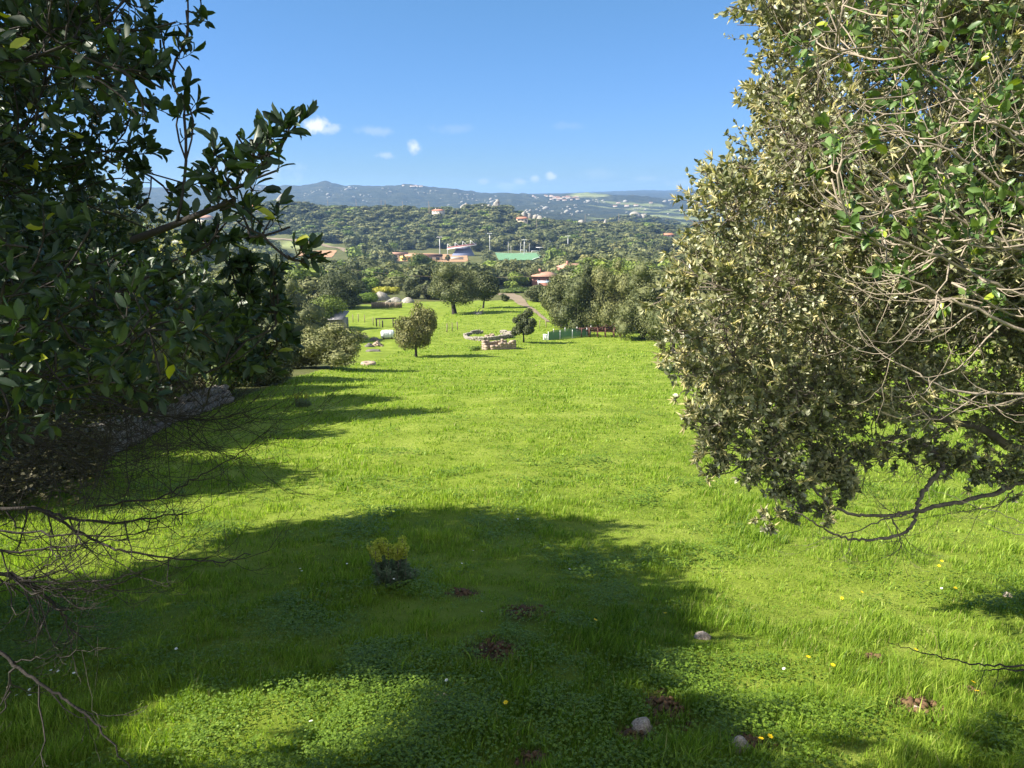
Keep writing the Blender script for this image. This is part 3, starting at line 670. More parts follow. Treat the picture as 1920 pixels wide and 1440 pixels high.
# ------------------------------------------------------------------ granite boulders
def boulder(u, v, w, h, seed, label, mat='pale_stone', group=None, name='boulder', p=None, depth=None, sub=3, rough=.22):
    b = ground(u, v) if p is None else np.array(p); y = b[1]
    W = w * y / F / 2; H = h * y / F
    V, T = lump((0, 0, 0), (W, depth or W * 0.9, H * 0.95), sub, rough, seed)
    g_b = np.random.default_rng(seed)
    for d_ in rdir(13 if y < 20 else 8, g_b):                       # knock flat faces onto it
        e_ = (V / [W, W, H]) @ d_ - g_b.uniform(.6, .86); V = V - np.where(e_ > 0, e_, 0)[:, None] * d_ * [W, W, H] * .9
    o = link(name, np_mesh(name, V, [T], [M[mat]], y > 20)); o.location = (b[0], b[1], b[2] + (H * 0.08 if y > 20 else -H * .12))
    o.rotation_euler = (0.1 * math.sin(seed), 0.1 * math.cos(seed), 0.0)
    o['label'] = label; o['category'] = 'boulder' if w * y / F > .8 else 'stone'
    if group: o['group'] = group
    return o
for i, a in enumerate([(714, 563, 40, 15, 'large pale domed boulder by the far end of the meadow'), (742, 567, 30, 9, 'middle pale boulder right of the domed one'), (765, 568, 26, 10, 'pointed grey boulder at the right of the boulder row'),
                       (728, 570, 14, 8, 'small pale boulder in front of the domed one'), (898, 589, 15, 5, 'low grey lump of dead brushwood in the shadow of the broad dark oak'),
                       (685, 633, 10, 6, 'pale stone left of the white tank')]):
    boulder(*a[:4], 100 + i, a[4], group='pale boulders at the meadow edge')
for i, a in enumerate([(700, 659, 30, 5, 'flat outcrop of dark stones behind the round slab', 'stone_dark')]): boulder(*a[:4], 130 + i, a[4], mat=a[5])
def rock_at(u, v, y, w, h, seed, label, mat='pale_stone'):
    x = sx(u, v) * y; zz = zf(x, y); top = ratio(v) * y
    h = max(h, min(18, (top - zz) * F / y * 1.0)); w = max(w, h * 0.95)          # the rock stands up out of the hillside
    return boulder(0, 0, w, h, seed, label, mat, p=(x, y, zz))
for i, (u, v, y, w, h) in enumerate([(931, 377, 945, 7, 13), (926, 383, 945, 9, 6), (872, 382, 940, 20, 7), (885, 383, 940, 9, 5), (918, 385, 940, 8, 6), (946, 388, 940, 9, 5), (905, 384, 942, 6, 4),
                                     (990, 394, 920, 18, 10), (1003, 396, 920, 12, 7), (980, 396, 920, 8, 6), (1014, 399, 915, 8, 5),
                                     (1092, 410, 925, 13, 5), (1134, 413, 925, 9, 4), (1192, 398, 1490, 26, 8), (1207, 400, 1490, 18, 7), (1180, 402, 1480, 10, 4), (724, 387, 930, 7, 4), (780, 401, 880, 8, 3), (850, 397, 900, 6, 3)]):
    rock_at(u, v, y, w, h, 150 + i, ['tall granite pinnacle on the skyline of the wooded ridge', 'block at the foot of the granite pinnacle', 'pale slab on the wooded ridge left of the pinnacle', 'small block beside the pale slab on the ridge', 'low rock just left of the pinnacle', 'low rock just right of the pinnacle', 'smallest rock between slab and pinnacle',
        'biggest rock of the outcrop behind the red roofed house', 'reddish rock right of the biggest rock of the outcrop', 'left rock of the outcrop behind the red roofed house', 'outermost rock of that outcrop going down the ridge', 'lone pale rock on the right shoulder of the ridge', 'lone small rock farther down the right shoulder',
        'broad bare rock on the far knoll', 'right rock of the far knoll', 'small rock left on the far knoll', 'pale rock among trees on the left part of the ridge', 'pale rock above the wood near the poles', 'pale rock right of the cream villa'][i])
boulder(528, 372, 22, 11, 190, 'pale rock dome on the wooded rise at the left', p=(sx(528, 372) * 935, 935, zf(sx(528, 372) * 935, 935) + 4))

def far_specks():
    g = np.random.default_rng(31); mb = MB()
    n = 950
    u = g.uniform(330, 1420, n); k = 0
    for i in range(n):
        crest = np.interp(u[i], [380, 615, 775, 900, 1030, 1310], [350, 345, 350, 364, 370, 376])
        v = crest + abs(g.normal()) * 15 + 2
        cl = fbm(np.array([u[i] / 22]), np.array([v / 9]), 3, 8)[0]
        if cl < 0.12: continue
        p = ground(u[i], v, ymin=1150)
        if p[1] > 5000: continue
        s = g.uniform(1.5, 4.2) * (1 + 1.2 * (g.random() < .12))
        V, T = lump(p + [0, 0, s * .1], (s * 1.3, s, s * 0.75), 1, 0.3, i); mb.add(V, t=T)
    mb.build('granite_outcrops', M['far_stone'], kind='stuff')
far_specks()
# ------------------------------------------------------------------ buildings
def house(u, v, y, w, d, h, roof_h, label, wall='wall_cream', roof='tile', rz=0.0, wins=3, hip=True, chimney=True, lift=0.0, cat='house', name='house'):
    x = sx(u, v) * y; z = min(max(zf(x, y), ratio(v) * y - 0.3), zf(x, y) + 3.5) + lift
    root = empty(name, (x, y, z), label, cat); root.rotation_euler = (0, 0, rz)
    m = MB(); m.box((0, 0, h / 2 - 3.5), (w, d, h + 7)); m.build('wall', M[wall], root)
    e = 0.5; W, D = w / 2 + e, d / 2 + e; rl = (W - D * 0.55) if hip else W
    V = [[-W, -D, h + .003], [W, -D, h + .003], [W, D, h + .003], [-W, D, h + .003], [-W, -D, h + 0.25], [W, -D, h + 0.25], [W, D, h + 0.25], [-W, D, h + 0.25], [-rl, 0, h + roof_h], [rl, 0, h + roof_h]]
    m = MB(); m.add(V, [[0, 3, 2, 1], [0, 1, 5, 4], [1, 2, 6, 5], [2, 3, 7, 6], [3, 0, 4, 7], [4, 5, 9, 8], [6, 7, 8, 9]], [[5, 6, 9], [7, 4, 8]])
    rf = m.build('roof', M[roof], root)
    if chimney:
        c = MB(); c.box((-rl * .8, -.5, h + roof_h * 0.9), (0.8, 0.8, roof_h * 0.9 + 1)); c.build('chimney', M[wall], rf)
    for i in range(wins):
        c = MB(); c.box((-w / 2 + (i + .7) * w / (wins + .4), -d / 2 - 0.02, h * 0.55), (1.1, 0.1, 1.3)); c.build('window', M['dark_open'], root)
    c = MB(); c.box((-w / 2 - 0.02, 0, h * 0.5), (0.1, 1.6, 1.6)); c.build('window', M['dark_open'], root)
    c = MB(); c.box((w * 0.36, -d / 2 - 0.03, 1.1), (1.2, 0.1, 2.2)); c.build('door', M['dark_open'], root)
    return root
house(474, 390, 900, 17, 12, 6, 2.4, 'orange two storey house with terracotta roof on the wooded rise at the left', 'wall_cream', 'tile')
house(822, 400, 890, 12, 9, 3.6, 1.7, 'cream villa with bright red roof on the skyline of the wooded ridge', 'wall_white', 'tile', rz=-0.3)
house(979, 408, 880, 13, 9, 3.5, 1.9, 'red roofed house below the rocks on the right of the ridge', 'wall_cream', 'tile', chimney=False)
house(1253, 443, 800, 11, 7, 1.6, 2.0, 'lone house showing only its orange roof in the woods at the right', 'wall_cream', 'tile', chimney=False)
house(382, 392, 930, 18, 12, 5, 3, 'pale house at the far left seen through the dark leaves', 'wall_white', 'tile_pink')
house(1020, 532, 272, 7.6, 8, 3.2, 1.4, 'pink tiled house with a chimney and shaded pink veranda in the wood', 'wall_pink', 'tile_pink', rz=-0.15, wins=2)
house(1072, 512, 320, 10, 9, 2.6, 1.7, 'second pink tiled roof just right of the veranda house', 'wall_pink', 'tile_pink', rz=0.2)
# canopy sheet in front of the house
b = ground(1021, 541); t = empty('car_port', tuple(b), 'pale blue flat car port roof below the pink tiled house', 'car port')
m = MB(); m.box((0, 0, 2.25), (4.6, 4.5, 0.12)); m.build('canopy', M['ligh_blue'], t)
for sx_ in (-1, 1):
    for sy in (-1, 1):
        m = MB(); m.box((sx_ * 2.1, sy * 2, 1.1), (0.1, 0.1, 2.2)); m.build('post', M['steel'], t)
# far white houses on the ridge and plain
hm = MB(); hm.box((0, 0, 2), (1, .7, 4)); 
V = [[-.55, -.4, 4], [.55, -.4, 4], [.55, .4, 4], [-.55, .4, 4], [-.55, 0, 5.5], [.55, 0, 5.5]]
hm2 = MB(); hm2.add(V, [[0, 3, 2, 1], [0, 1, 5, 4], [2, 3, 4, 5]], [[1, 2, 5], [3, 0, 4]])
wme = np_mesh('far_wall', np.concatenate(hm.v), hm.q, [M['wall_white']]); rme = np_mesh('far_roof', np.concatenate(hm2.v), [hm2.q[0], hm2.t[0]], [M['tile_pink']])
g = np.random.default_rng(44)
for i in range(46):
    if i < 26: u, v = g.normal(1055, 13), g.normal(373, 2.2); grp = 'white village on the far slope'; lb = 'tiny white house in the far village on the slope beyond the ridge'
    elif i < 34: u, v = g.uniform(995, 1040), g.normal(370, 1.5); grp = 'white houses left of the far village'; lb = 'tiny white house strung out left of the far village'
    elif i < 40: u, v = g.uniform(1150, 1300), g.normal(386, 4); grp = 'farms on the far plain'; lb = 'tiny white farm building on the hazy plain at the right'
    else: u, v = g.normal(775, 14), g.normal(349, 1.5); grp = 'houses on the far ridge top'; lb = 'tiny house among rocks on top of the far ridge'
    p = ground(u, max(v, 350), ymin=1300)
    if p[1] > 6000: continue
    o = bpy.data.objects.new('far_house', None); COL.objects.link(o); o.location = tuple(p); o.rotation_euler = (0, 0, g.uniform(-.6, .6)); s = g.uniform(7, 15); o.scale = (s, s, g.uniform(.9, 1.6))
    o['label'] = lb; o['category'] = 'house'; o['group'] = grp
    link('wall', wme, o); link('roof', rme, o)

# ------------------------------------------------------------------ sports ground
def zy(u, v): return ground(u, v)
def lamp_mast(u, vt, vb, label, y=None, double=True):
    b = ground(u, vb) if y is None else np.array([sx(u, vb) * y, y, 0]); b[2] = zf(b[0], b[1]); y = b[1]
    H = ratio(vt) * y - b[2]
    t = empty('floodlight_mast', tuple(b), label, 'floodlight', 'floodlight masts of the sports ground')
    m = MB(); m.tube([[0, 0, -0.5], [0, 0, H * .5], [0, 0, H]], [0.34, 0.28, 0.2], 8); m.build('pole', M['steel'], t)
    m = MB(); m.box((0, 0, H), (4.2, 0.16, 0.2)); m.build('crossbar', M['steel'], t)
    for k in (-1.6, -0.55, .55, 1.6):
        m = MB(); m.box((k, -0.25, H + 0.2), (0.6, 0.4, 0.45)); m.build('lamp_head', M['paint'], t)
lamp_mast(825, 445, 484, 'leftmost floodlight mast, standing by the clubhouse')
lamp_mast(918.5, 438, 474, 'floodlight mast at the left corner of the green pitch')
lamp_mast(983, 450, 478, 'floodlight mast in front of the goals on the green pitch')
lamp_mast(1064.5, 443, 477, 'rightmost floodlight mast, standing in the trees right of the pitch')
for k, (u, vt, vb) in enumerate([(953, 453, 474), (958, 460, 474), (976, 455, 474), (992.5, 457, 473), (1031, 452, 473), (1041, 461, 473)]):
    b = ground(u, vb); H = ratio(vt) * b[1] - b[2]
    m = MB(); m.tube([[0, 0, 0], [0, 0, H]], [0.14, 0.10], 6); o = m.build('net_pole', M['steel']); o.location = tuple(b)
    o['label'] = 'thin net pole behind the pitch, %s' % ['leftmost of six', 'second from the left', 'third from the left', 'fourth from the left', 'fifth from the left', 'farthest right'][k]; o['category'] = 'pole'; o['group'] = 'thin poles behind the football pitch'
for (u0, u1, v, lab) in [(976, 987, 475.5, 'smaller white football goal at the back of the pitch'), (996, 1014, 477.5, 'larger white football goal at the right of the pitch')]:
    a = ground(u0, v); b = ground(u1, v); c = (a + b) / 2; W = np.linalg.norm(b - a); W = min(max(W, 5), 7.5); z = zf(c[0], c[1])
    t = empty('football_goal', (c[0], c[1], z + .4), lab, 'goal')
    m = MB(); m.box((0, 0, 2.5), (W, 0.22, 0.22)); m.build('crossbar', M['paint'], t)
    for s in (-1, 1):
        m = MB(); m.box((s * (W / 2), 0, 1.2), (0.22, 0.22, 2.4)); m.build('post', M['paint'], t)
    m = MB()
    for s in (-1, 1): m.tube([[s * W / 2, 0, 2.5], [s * W / 2, 1.8, 0]], 0.07, 4)
    for k in range(9): m.tube([[(-.5 + k / 8) * W, 0.1, 2.4], [(-.5 + k / 8) * W, 1.7, 0]], 0.02, 3)
    m.build('net', M['paint'], t)
# dugout shelter
b = ground(1012, 471); t = empty('shelter', tuple(b), 'white mushroom roofed shelter behind the right goal', 'shelter')
m = MB(); m.box((0, 0, 3.2), (6.5, 3, 0.35)); m.build('roof', M['paint'], t); m = MB(); m.box((0, 0, 1.5), (0.5, 0.5, 3)); m.build('post', M['steel'], t)
# grandstand
b = ground(866, 480); y = b[1]
t = empty('grandstand', (b[0], y, b[2]), 'blue grey terrace with a slanting red and white canopy on masts', 'grandstand')
m = MB(); L = 24 * y / F
for k in range(7): m.box((L * .1, 1.5 + k * 1.6, 0.45 + k * 0.8), (L * 1.75 - k * 1.2, 1.6, 0.9 + k * 0.1))
m.build('terrace', M['blue_seat'], t)
xa = (838 - 866) * y / F; xb = (893 - 866) * y / F; za = ratio(470) * y - b[2] + .5; zb = ratio(463) * y - b[2] + 1.0
m = MB(); V = np.array([[xa, 2, za], [xb, 2, zb], [xb, 9, zb + 1.2], [xa, 9, za + 1.2]]); V = np.vstack([V, V + [0, 0, .45]])
m.add(V, [[0, 3, 2, 1], [4, 5, 6, 7], [0, 1, 5, 4], [1, 2, 6, 5], [2, 3, 7, 6], [3, 0, 4, 7]]); cv = m.build('canopy', M['red_paint'], t)
m = MB(); m.box(((xa + xb) / 2, 1.9, (za + zb) / 2 + .75), (1, .2, .4)); V = np.array([[xa, 1.9, za + .1], [xb, 1.9, zb + .1], [xb, 1.9, zb + .75], [xa, 1.9, za + .75]]); m = MB(); V = np.vstack([V, V + [0, .08, 0]])
m.add(V, [[0, 3, 2, 1], [4, 5, 6, 7], [0, 1, 5, 4], [1, 2, 6, 5], [2, 3, 7, 6], [3, 0, 4, 7]]); m.build('edge_beam', M['paint'], cv)
for k in range(4):
    f = k / 3; xx = xa + (xb - xa) * (f * .78); zz = za + (zb - za) * f * .78
    m = MB(); m.tube([[xx, 9, 0], [xx, 9, zz + 4.2]], 0.22, 6); m.tube([[xx, 9, zz + 4.2], [xx + 5, 3, zz + 1.0]], 0.12, 5); m.build('mast', M['steel'], t)
# retaining wall + ochre bank
a = ground(836, 487); b2 = ground(868, 488); c = (a + b2) / 2
m = MB(); m.box((0, 0, 1.0), (np.linalg.norm(b2 - a), 0.5, 2.4)); o = m.build('retaining_wall', M['wall_white']); o.location = tuple(c); o['label'] = 'long white retaining wall below the terrace'; o['category'] = 'wall'
# clubhouse row
def hut(u, v, w, d, h, wall, roof, label, name='hut', cat='hut', arch=0):
    b = ground(u, v); t = empty(name, tuple(b), label, cat)
    m = MB(); m.box((0, 0, h / 2 - .5), (w, d, h + 1)); m.build('wall', M[wall], t)
    V = [[-w / 2 - .4, -d / 2 - .4, h + .003], [w / 2 + .4, -d / 2 - .4, h + .003], [w / 2 + .4, d / 2 + .4, h + .003], [-w / 2 - .4, d / 2 + .4, h + .003], [-w / 2 - .4, 0, h + 1.4], [w / 2 + .4, 0, h + 1.4]]
    m = MB(); m.add(V, [[0, 3, 2, 1], [0, 1, 5, 4], [2, 3, 4, 5]], [[1, 2, 5], [3, 0, 4]]); m.build('roof', M[roof], t)
    for k in range(arch):
        m = MB(); m.box((-w / 2 + (k + .5) * w / arch, -d / 2 - .04, h * .42), (w / arch * .5, .12, h * .75)); m.build('opening', M['dark_open'], t)
hut(744, 484, 16, 7, 3.0, 'wall_cream', 'tile_pink', 'arcaded cream building with a flat pink roof left of the clubhouse', 'arcade_building', 'building', 5)
hut(786, 487, 20, 7, 2.4, 'yellow_paint', 'tile_pink', 'long low yellow walled changing rooms with pink roof', 'changing_rooms', 'building', 4)
hut(808, 488, 16, 7, 3.0, 'wall_cream', 'rust', 'clubhouse with striped reddish roof by the leftmost floodlight', 'clubhouse', 'building', 3)
hut(758, 489, 5, 3, 2.0, 'yellow_paint', 'yellow_paint', 'small bright yellow kiosk below the arcaded building', 'kiosk', 'kiosk', 1)
hut(790, 489, 4, 3, 1.8, 'ligh_blue', 'ligh_blue', 'small pale blue kiosk before the changing rooms', 'kiosk', 'kiosk', 1)
for i, (u, v, h, w) in enumerate([(759, 490, 11, 7), (840, 490, 12, 9), (805, 492, 8, 9), (768, 492, 7, 7)]):
    pxtree(u, v, h, w, 600 + i, 'small dark tree standing %s' % ['beside the yellow kiosk', 'in front of the terrace', 'in front of the clubhouse', 'right of the yellow kiosk'][i], z0f=0.1, nl=8, name='small_tree')

# ------------------------------------------------------------------ poles and wires
def pole(u, vt, vb, label, y=None, r=0.13, arm=True, group='wooden line poles'):
    if y is None: b = ground(u, vb)
    else: x = sx(u, vb) * y; b = np.array([x, y, zf(x, y)])
    H = ratio(vt) * b[1] - b[2]
    t = empty('utility_pole', tuple(b), label, 'pole', group)
    m = MB(); m.tube([[0, 0, -.3], [0, 0, H]], [r * 1.2, r], 6); m.build('post', M['pole_wood'], t)
    if arm: m = MB(); m.box((0, 0, H - .5), (1.6, .12, .12)); m.build('crossarm', M['pole_wood'], t)
    return b + [0, 0, H - .4]
pA = pole(1111.5, 505, 530, 'pale pole rising from the trees behind the netting pen', y=200, r=0.11)
pB = pole(640, 500, 530, 'pole hidden in the trees above the left corner of the meadow', y=215, r=.11)
pC = pole(1260, 496, 540, 'pole behind the sunlit foreground oak', y=190, r=.11)
for (a, b_, lab) in [(pB, pA, 'thin wire sagging across the wood to the pale pole'), (pA, pC, 'thin wire running right from the pale pole')]:
    tt = np.linspace(0, 1, 24)[:, None]; P = a * (1 - tt) + b_ * tt; P[:, 2] -= 4 * 2.2 * (tt * (1 - tt))[:, 0]
    m = MB(); m.tube(P, 0.03, 4); o = m.build('power_line', M['pole_wood']); o['label'] = lab; o['category'] = 'wire'
for i, (u, vt, vb, y) in enumerate([(615, 376, 388, 925), (668, 373, 388, 925), (715, 374, 388, 925), (722.5, 376, 386, 930), (755, 377, 397, 900), (804, 377, 401, 890), (806, 384, 400, 890), (1006, 412, 422, 850), (856, 396, 401, 880), (1097, 402, 412, 930), (1160, 400, 414, 930), (1207, 391, 402, 1480)]):
    pole(u, vt, vb, 'far pole on the wooded ridge, ' + ['leftmost against the far hills', 'second from the left', 'third from the left', 'close right of the third', 'tall one left of the cream villa', 'tallest, immediately left of the cream villa', 'short twin beside the tallest', 'lone one below the red roofed house', 'right of the cream villa', 'on the right shoulder', 'farther right on the shoulder', 'mast on the rocky knoll'][i], y=y, r=0.22, arm=False, group='poles along the wooded ridge')

# ------------------------------------------------------------------ meadow objects
def mpp(b): return b[1] / F
# white tank
b = ground(727, 635); k = mpp(b)
t = empty('water_tank', tuple(b), 'white horizontal water tank with dark end lying in the meadow left of the lone oak', 'tank'); t.rotation_euler = (0, 0, 0.15)
L = 25 * k; r = 8.2 * k
prof = [(-.5, .0), (-.5, .55), (-.46, .85), (-.38, 1), (-.2, 1.0), (.0, 1.02), (.2, 1), (.38, 1), (.46, .85), (.5, .55), (.5, 0)]
P = np.array([[a * L, 0, r * 1.05] for a, q in prof]); V, q = tubes(P[None], np.array([[max(q, .02) * r for a, q in prof]]), 16)
m = MB(); m.add(V, q); m.build('tank_body', M['white_plastic'], t, True)
for s in (-.28, 0.05, .3):
    m = MB(); m.tube([[s * L - .03, 0, r * 1.05], [s * L + .03, 0, r * 1.05]], r * 1.035, 16); m.build('band', M['steel'], t)
m = MB(); m.tube([[.5 * L, 0, r * 1.05], [.53 * L, 0, r * 1.05]], r * .75, 14); m.build('end_cap', M['grey_roof'], t)
for s in (-1, 1):
    m = MB(); m.box((s * .3 * L, 0, .1), (.15, r * 1.6, .3)); m.build('cradle', M['rust'], t)
# rubble heap with pink bricks
for i, (u, v, w, h, mat, lab) in enumerate([(707, 648, 24, 6, 'block', 'low heap of pinkish rubble left below the white tank'), (692, 650, 12, 5, 'stone_dark', 'dark brush and stones at the left of the rubble heap'), (702, 638, 16, 5, 'stone_dark', 'grey brush pile left of the white tank')]):
    b = ground(u, v); k = mpp(b); m = MB(); g = np.random.default_rng(i + 3)
    for j in range(60):
        p = np.array([g.normal() * w * k * .22, g.normal() * w * k * .16, 0]); hh = h * k * math.exp(-(p[0] / (w * k * .3)) ** 2)
        if mat == 'block': m.box((p[0], p[1], hh * g.random()), (.35 * g.uniform(.6, 1.3), .2, .15), g.uniform(0, 3))
        else:
            V, T = lump((p[0], p[1], hh * g.random() * .8), np.array([.22, .2, .15]) * g.uniform(.6, 1.5), 1, .3, j); m.add(V, t=T)
    o = m.build('rubble_heap', M[mat]); o.location = tuple(b); o['label'] = lab; o['category'] = 'rubble'
# round slab
b = ground(690.5, 684); k = mpp(b); m = MB()
a = np.linspace(0, 2 * math.pi, 29)[:-1]; r1 = 14.5 * k * (1 + .04 * np.sin(a * 3))
ring = np.c_[r1 * np.cos(a), r1 * np.sin(a)]
rr0 = [(1.0, -.15), (1.0, .14), (.93, .20), (.45, .20), (.33, .17), (.25, .12)]
V = np.vstack([np.c_[ring * s, np.full(28, z)] for s, z in rr0] + [[[0, 0, .11]]]); idx = np.arange(28)
qs = np.vstack([np.c_[idx + 28 * j, (idx + 1) % 28 + 28 * j, (idx + 1) % 28 + 28 * (j + 1), idx + 28 * (j + 1)] for j in range(len(rr0) - 1)]); n0 = 28 * (len(rr0) - 1)
m.add(V, qs, np.c_[idx + n0, (idx + 1) % 28 + n0, np.full(28, len(V) - 1)]); o = m.build('round_slab', M['block']); o.location = tuple(b)
o['label'] = 'flat round pinkish stone slab lying on the grass right of the spreading bush'; o['category'] = 'slab'
# shed
b = ground(634, 620); k = mpp(b); t = empty('shed', tuple(b), 'small shed with a flat grey sheet roof behind the spreading bush', 'shed'); t.rotation_euler = (0, 0, -.1)
w = 34 * k; m = MB(); m.box((0, 0, .6), (w * .9, 2.6, 2.2)); m.build('wall', M['stone'], t)
m = MB(); V = np.array([[-w / 2, -1.6, 1.75], [w / 2, -1.6, 1.75], [w / 2, 1.6, 2.5], [-w / 2, 1.6, 2.5]]); V = np.vstack([V, V + [0, 0, .08]])
m.add(V, [[0, 3, 2, 1], [4, 5, 6, 7], [0, 1, 5, 4], [1, 2, 6, 5], [2, 3, 7, 6], [3, 0, 4, 7]]); m.build('roof', M['grey_roof'], t)
# pergola frame
b = ground(724, 613); k = mpp(b); t = empty('timber_frame', tuple(b), 'dark open timber frame of posts and a long beam left of the lone oak', 'frame')
for s, hh in [(-.5, 16), (-.15, 13), (.36, 17), (.5, 14)]:
    m = MB(); m.box((s * 38 * k, .4 * math.sin(s * 9), hh * k / 2), (.16, .16, hh * k)); m.build('post', M['bark_dark'], t)
m = MB(); m.tube([[-.52 * 38 * k, 0, 15.5 * k], [.52 * 38 * k, 0, 17 * k]], .1, 6); m.build('beam', M['bark_dark'], t)
# wire fence posts across the meadow
fp = [(662, 604), (672, 603), (684, 605), (700, 610), (712, 612), (738, 612), (756, 611), (838, 623), (848, 621), (858, 619), (1000, 617), (1012, 616), (1024, 615), (650, 612)]
pm = MB(); pm.box((0, 0, .55), (.09, .09, 1.3), 0); pme = np_mesh('fence_post', np.concatenate(pm.v), pm.q, [M['pole_wood']])
for i, (u, v) in enumerate(fp):
    b = ground(u, v); o = link('fence_post', pme); o.location = tuple(b); o.rotation_euler = (0, .05 * math.sin(i * 3), i)
    o['label'] = 'thin wooden fence post in the meadow, ' + ('left of the timber frame' if u < 705 else ('under the timber frame' if u < 760 else ('between the lone oak and the stone ring' if u < 900 else 'between the small oak and the netting pen'))); o['category'] = 'fence post'
    o['group'] = 'fence posts ' + ('left of the timber frame' if u < 705 else ('under the timber frame' if u < 760 else ('near the stone ring' if u < 900 else 'near the netting pen')))
# far paling fence below the boulders
m = MB()
for i in range(46):
    u = 712 + i * 1.25 - 15; b = ground(u, 577.5 - (i % 3) * .15)
    if i == 0: b0 = b
    m.box(tuple(b - b0 + [0, 0, .55]), (.14, .06, 1.1 + .15 * math.sin(i * 1.7)))
o = m.build('paling_fence', M['pole_wood']); o.location = tuple(b0); o['label'] = 'low brown paling fence below the pale boulders'; o['category'] = 'fence'
# stone ring
def stone_wall_mb(path, h, th, size, seed, cull=None):
    g = np.random.default_rng(seed); m = MB(); path = np.asarray(path, float)
    seg = np.r_[0, np.cumsum(np.linalg.norm(np.diff(path[:, :2], axis=0), axis=1))]; Ltot = seg[-1]
    n = int(Ltot / (size * .85)); rows = max(1, int(h / (size * .62)))
    for r_ in range(rows):
        for i in range(n):
            s = (i + .5 * (r_ % 2) + g.uniform(-.2, .2)) / n * Ltot; s = min(max(s, 0), Ltot)
            hh = h * (0.75 + .35 * vnoise(np.array([s * .8]), np.array([seed * 1.]), seed)[0] * 2)
            z = (r_ + .4) * size * .62
            if z > hh: continue
            x = np.interp(s, seg, path[:, 0]); y = np.interp(s, seg, path[:, 1]); zz = np.interp(s, seg, path[:, 2])
            for side in (-1, 1) if th > size else (0,):
                V, T = lump((x + side * th * .25 * g.uniform(.6, 1.2), y + side * th * .25 * g.uniform(.6, 1.2), zz + z), np.array([size * .6, size * .55, size * .42]) * g.uniform(.75, 1.25), 1, .28, i * 7 + r_); m.add(V, t=T)
    return m
b = ground(915, 631); k = mpp(b); path = []
for j in range(41):
    a = j / 40 * 5.4 + 1.9
    x = b[0] + 44 * k * math.cos(a) * .98; y = b[1] + 5.2 * math.sin(a); path.append((x - b[0], y - b[1], zf(x, y) - b[2]))
m = stone_wall_mb(path, .6, .4, .27, 5); o = m.build('stone_ring', M['stone']); o.location = tuple(b); o['label'] = 'ruined dry stone ring wall in the meadow behind the block trough'; o['category'] = 'ruin'
b = ground(918, 635); k = mpp(b); path = [(8 * k * math.cos(a), 8 * k * math.sin(a), 0) for a in np.linspace(0, 6.28, 18)]
m = stone_wall_mb(path, .8, .2, .24, 6); o = m.build('stone_well', M['block']); o.location = tuple(b); o['label'] = 'small round stone well at the front of the ring wall'; o['category'] = 'well'
b = ground(953, 634); k = mpp(b); path = [(-14 * k, -.3, 0), (0, .3, .0), (12 * k, 1, .1)]
m = stone_wall_mb(path, .7, .6, .3, 9); o = m.build('rubble_wall', M['stone']); o.location = tuple(b); o['label'] = 'tumbled heap of stones right of the small round well'; o['category'] = 'rubble'
# block trough: open building of low walls
b = ground(935, 655); k = mpp(b)
t = empty('block_trough', tuple(b), 'roofless rectangular pen of stepped concrete block walls left of the small oak', 'ruin')
def block_wall(p0, p1, h0, h1, th, name):
    p0 = np.array(p0); p1 = np.array(p1); L = np.linalg.norm(p1 - p0); n = max(2, int(L / .45)); a = math.atan2(p1[1] - p0[1], p1[0] - p0[0]); m = MB()
    for i in range(n):
        f = (i + .5) / n; h = h0 + (h1 - h0) * f; c = p0 + (p1 - p0) * f; nr = max(1, int(round(h / .24)))
        z = zf(b[0] + c[0], b[1] + c[1]) - b[2]
        m.box((c[0], c[1], z - .3), (L / n, th, .6), a)
        for r_ in range(nr): m.box((c[0], c[1], z + (r_ + .5) * .24 + .004), (L / n - .015, th - .01 * ((i + r_) % 2), .228), a)
    m.build(name, M['block'], t)
X0, X1, X2 = -31 * k, -15 * k, 31 * k
block_wall((X1, -.6), (X2, .8), .5, .9, .32, 'front_wall')
block_wall((X0, .7), (X2 * .45, 3.6), .85, .8, .32, 'rear_wall')
block_wall((X2 + .02, .95), (X2 * .62, 3.2), .9, .55, .3, 'end_wall')
block_wall((X0 + .1, .45), (X1 - .4, -.7), .95, .4, .3, 'side_wall')
block_wall((X2 * .2, .6), (X2 * .2, 2.5), .7, .9, .3, 'inner_wall')
pxtree(891, 657, 8, 20, 47, 'small green weed clump at the left end of the block pen', name='weed_clump', cat='weeds', z0f=0, nl=8, leaf='bright_leaf')
# netting pen
t = empty('netting_pen', tuple(ground(1055, 636)), 'long green netting pen on pale posts under the wood edge', 'pen'); o0 = Vector(ground(1055, 636))
pts = [ground(1028, 638), ground(1050, 636), ground(1073, 634.5), ground(1100, 631)]; back = [p + np.array([.8, 2.6, 0]) for p in pts]
for p in back: p[2] = zf(p[0], p[1])
for p in pts + back:
    m = MB(); h = 17 * p[1] / F; m.tube([p - np.array(o0), p - np.array(o0) + [0, 0, h]], .045, 5); m.build('post', M['steel'], t)
def netq(a, b_, ha, hb):
    a = a - np.array(o0); b_ = b_ - np.array(o0); m = MB(); m.add([a, b_, b_ + [0, 0, hb], a + [0, 0, ha]], [[0, 1, 2, 3]]); m.build('net_panel', M['net'], t)
hh = 15 * pts[0][1] / F
for i in range(3): netq(pts[i], pts[i + 1], hh, hh); netq(back[i], back[i + 1], hh, hh)
netq(pts[0], back[0], hh, hh); netq(pts[3], back[3], hh, hh)
b = ground(1023, 637); k = mpp(b); m = MB(); m.box((0, 0, 5 * k), (9 * k, 9 * k, 9 * k)); m.box((0, 0, 9.8 * k), (9.6 * k, 9.6 * k, .6 * k)); m.box((0, 0, .2 * k), (9.4 * k, 9.4 * k, .7 * k))
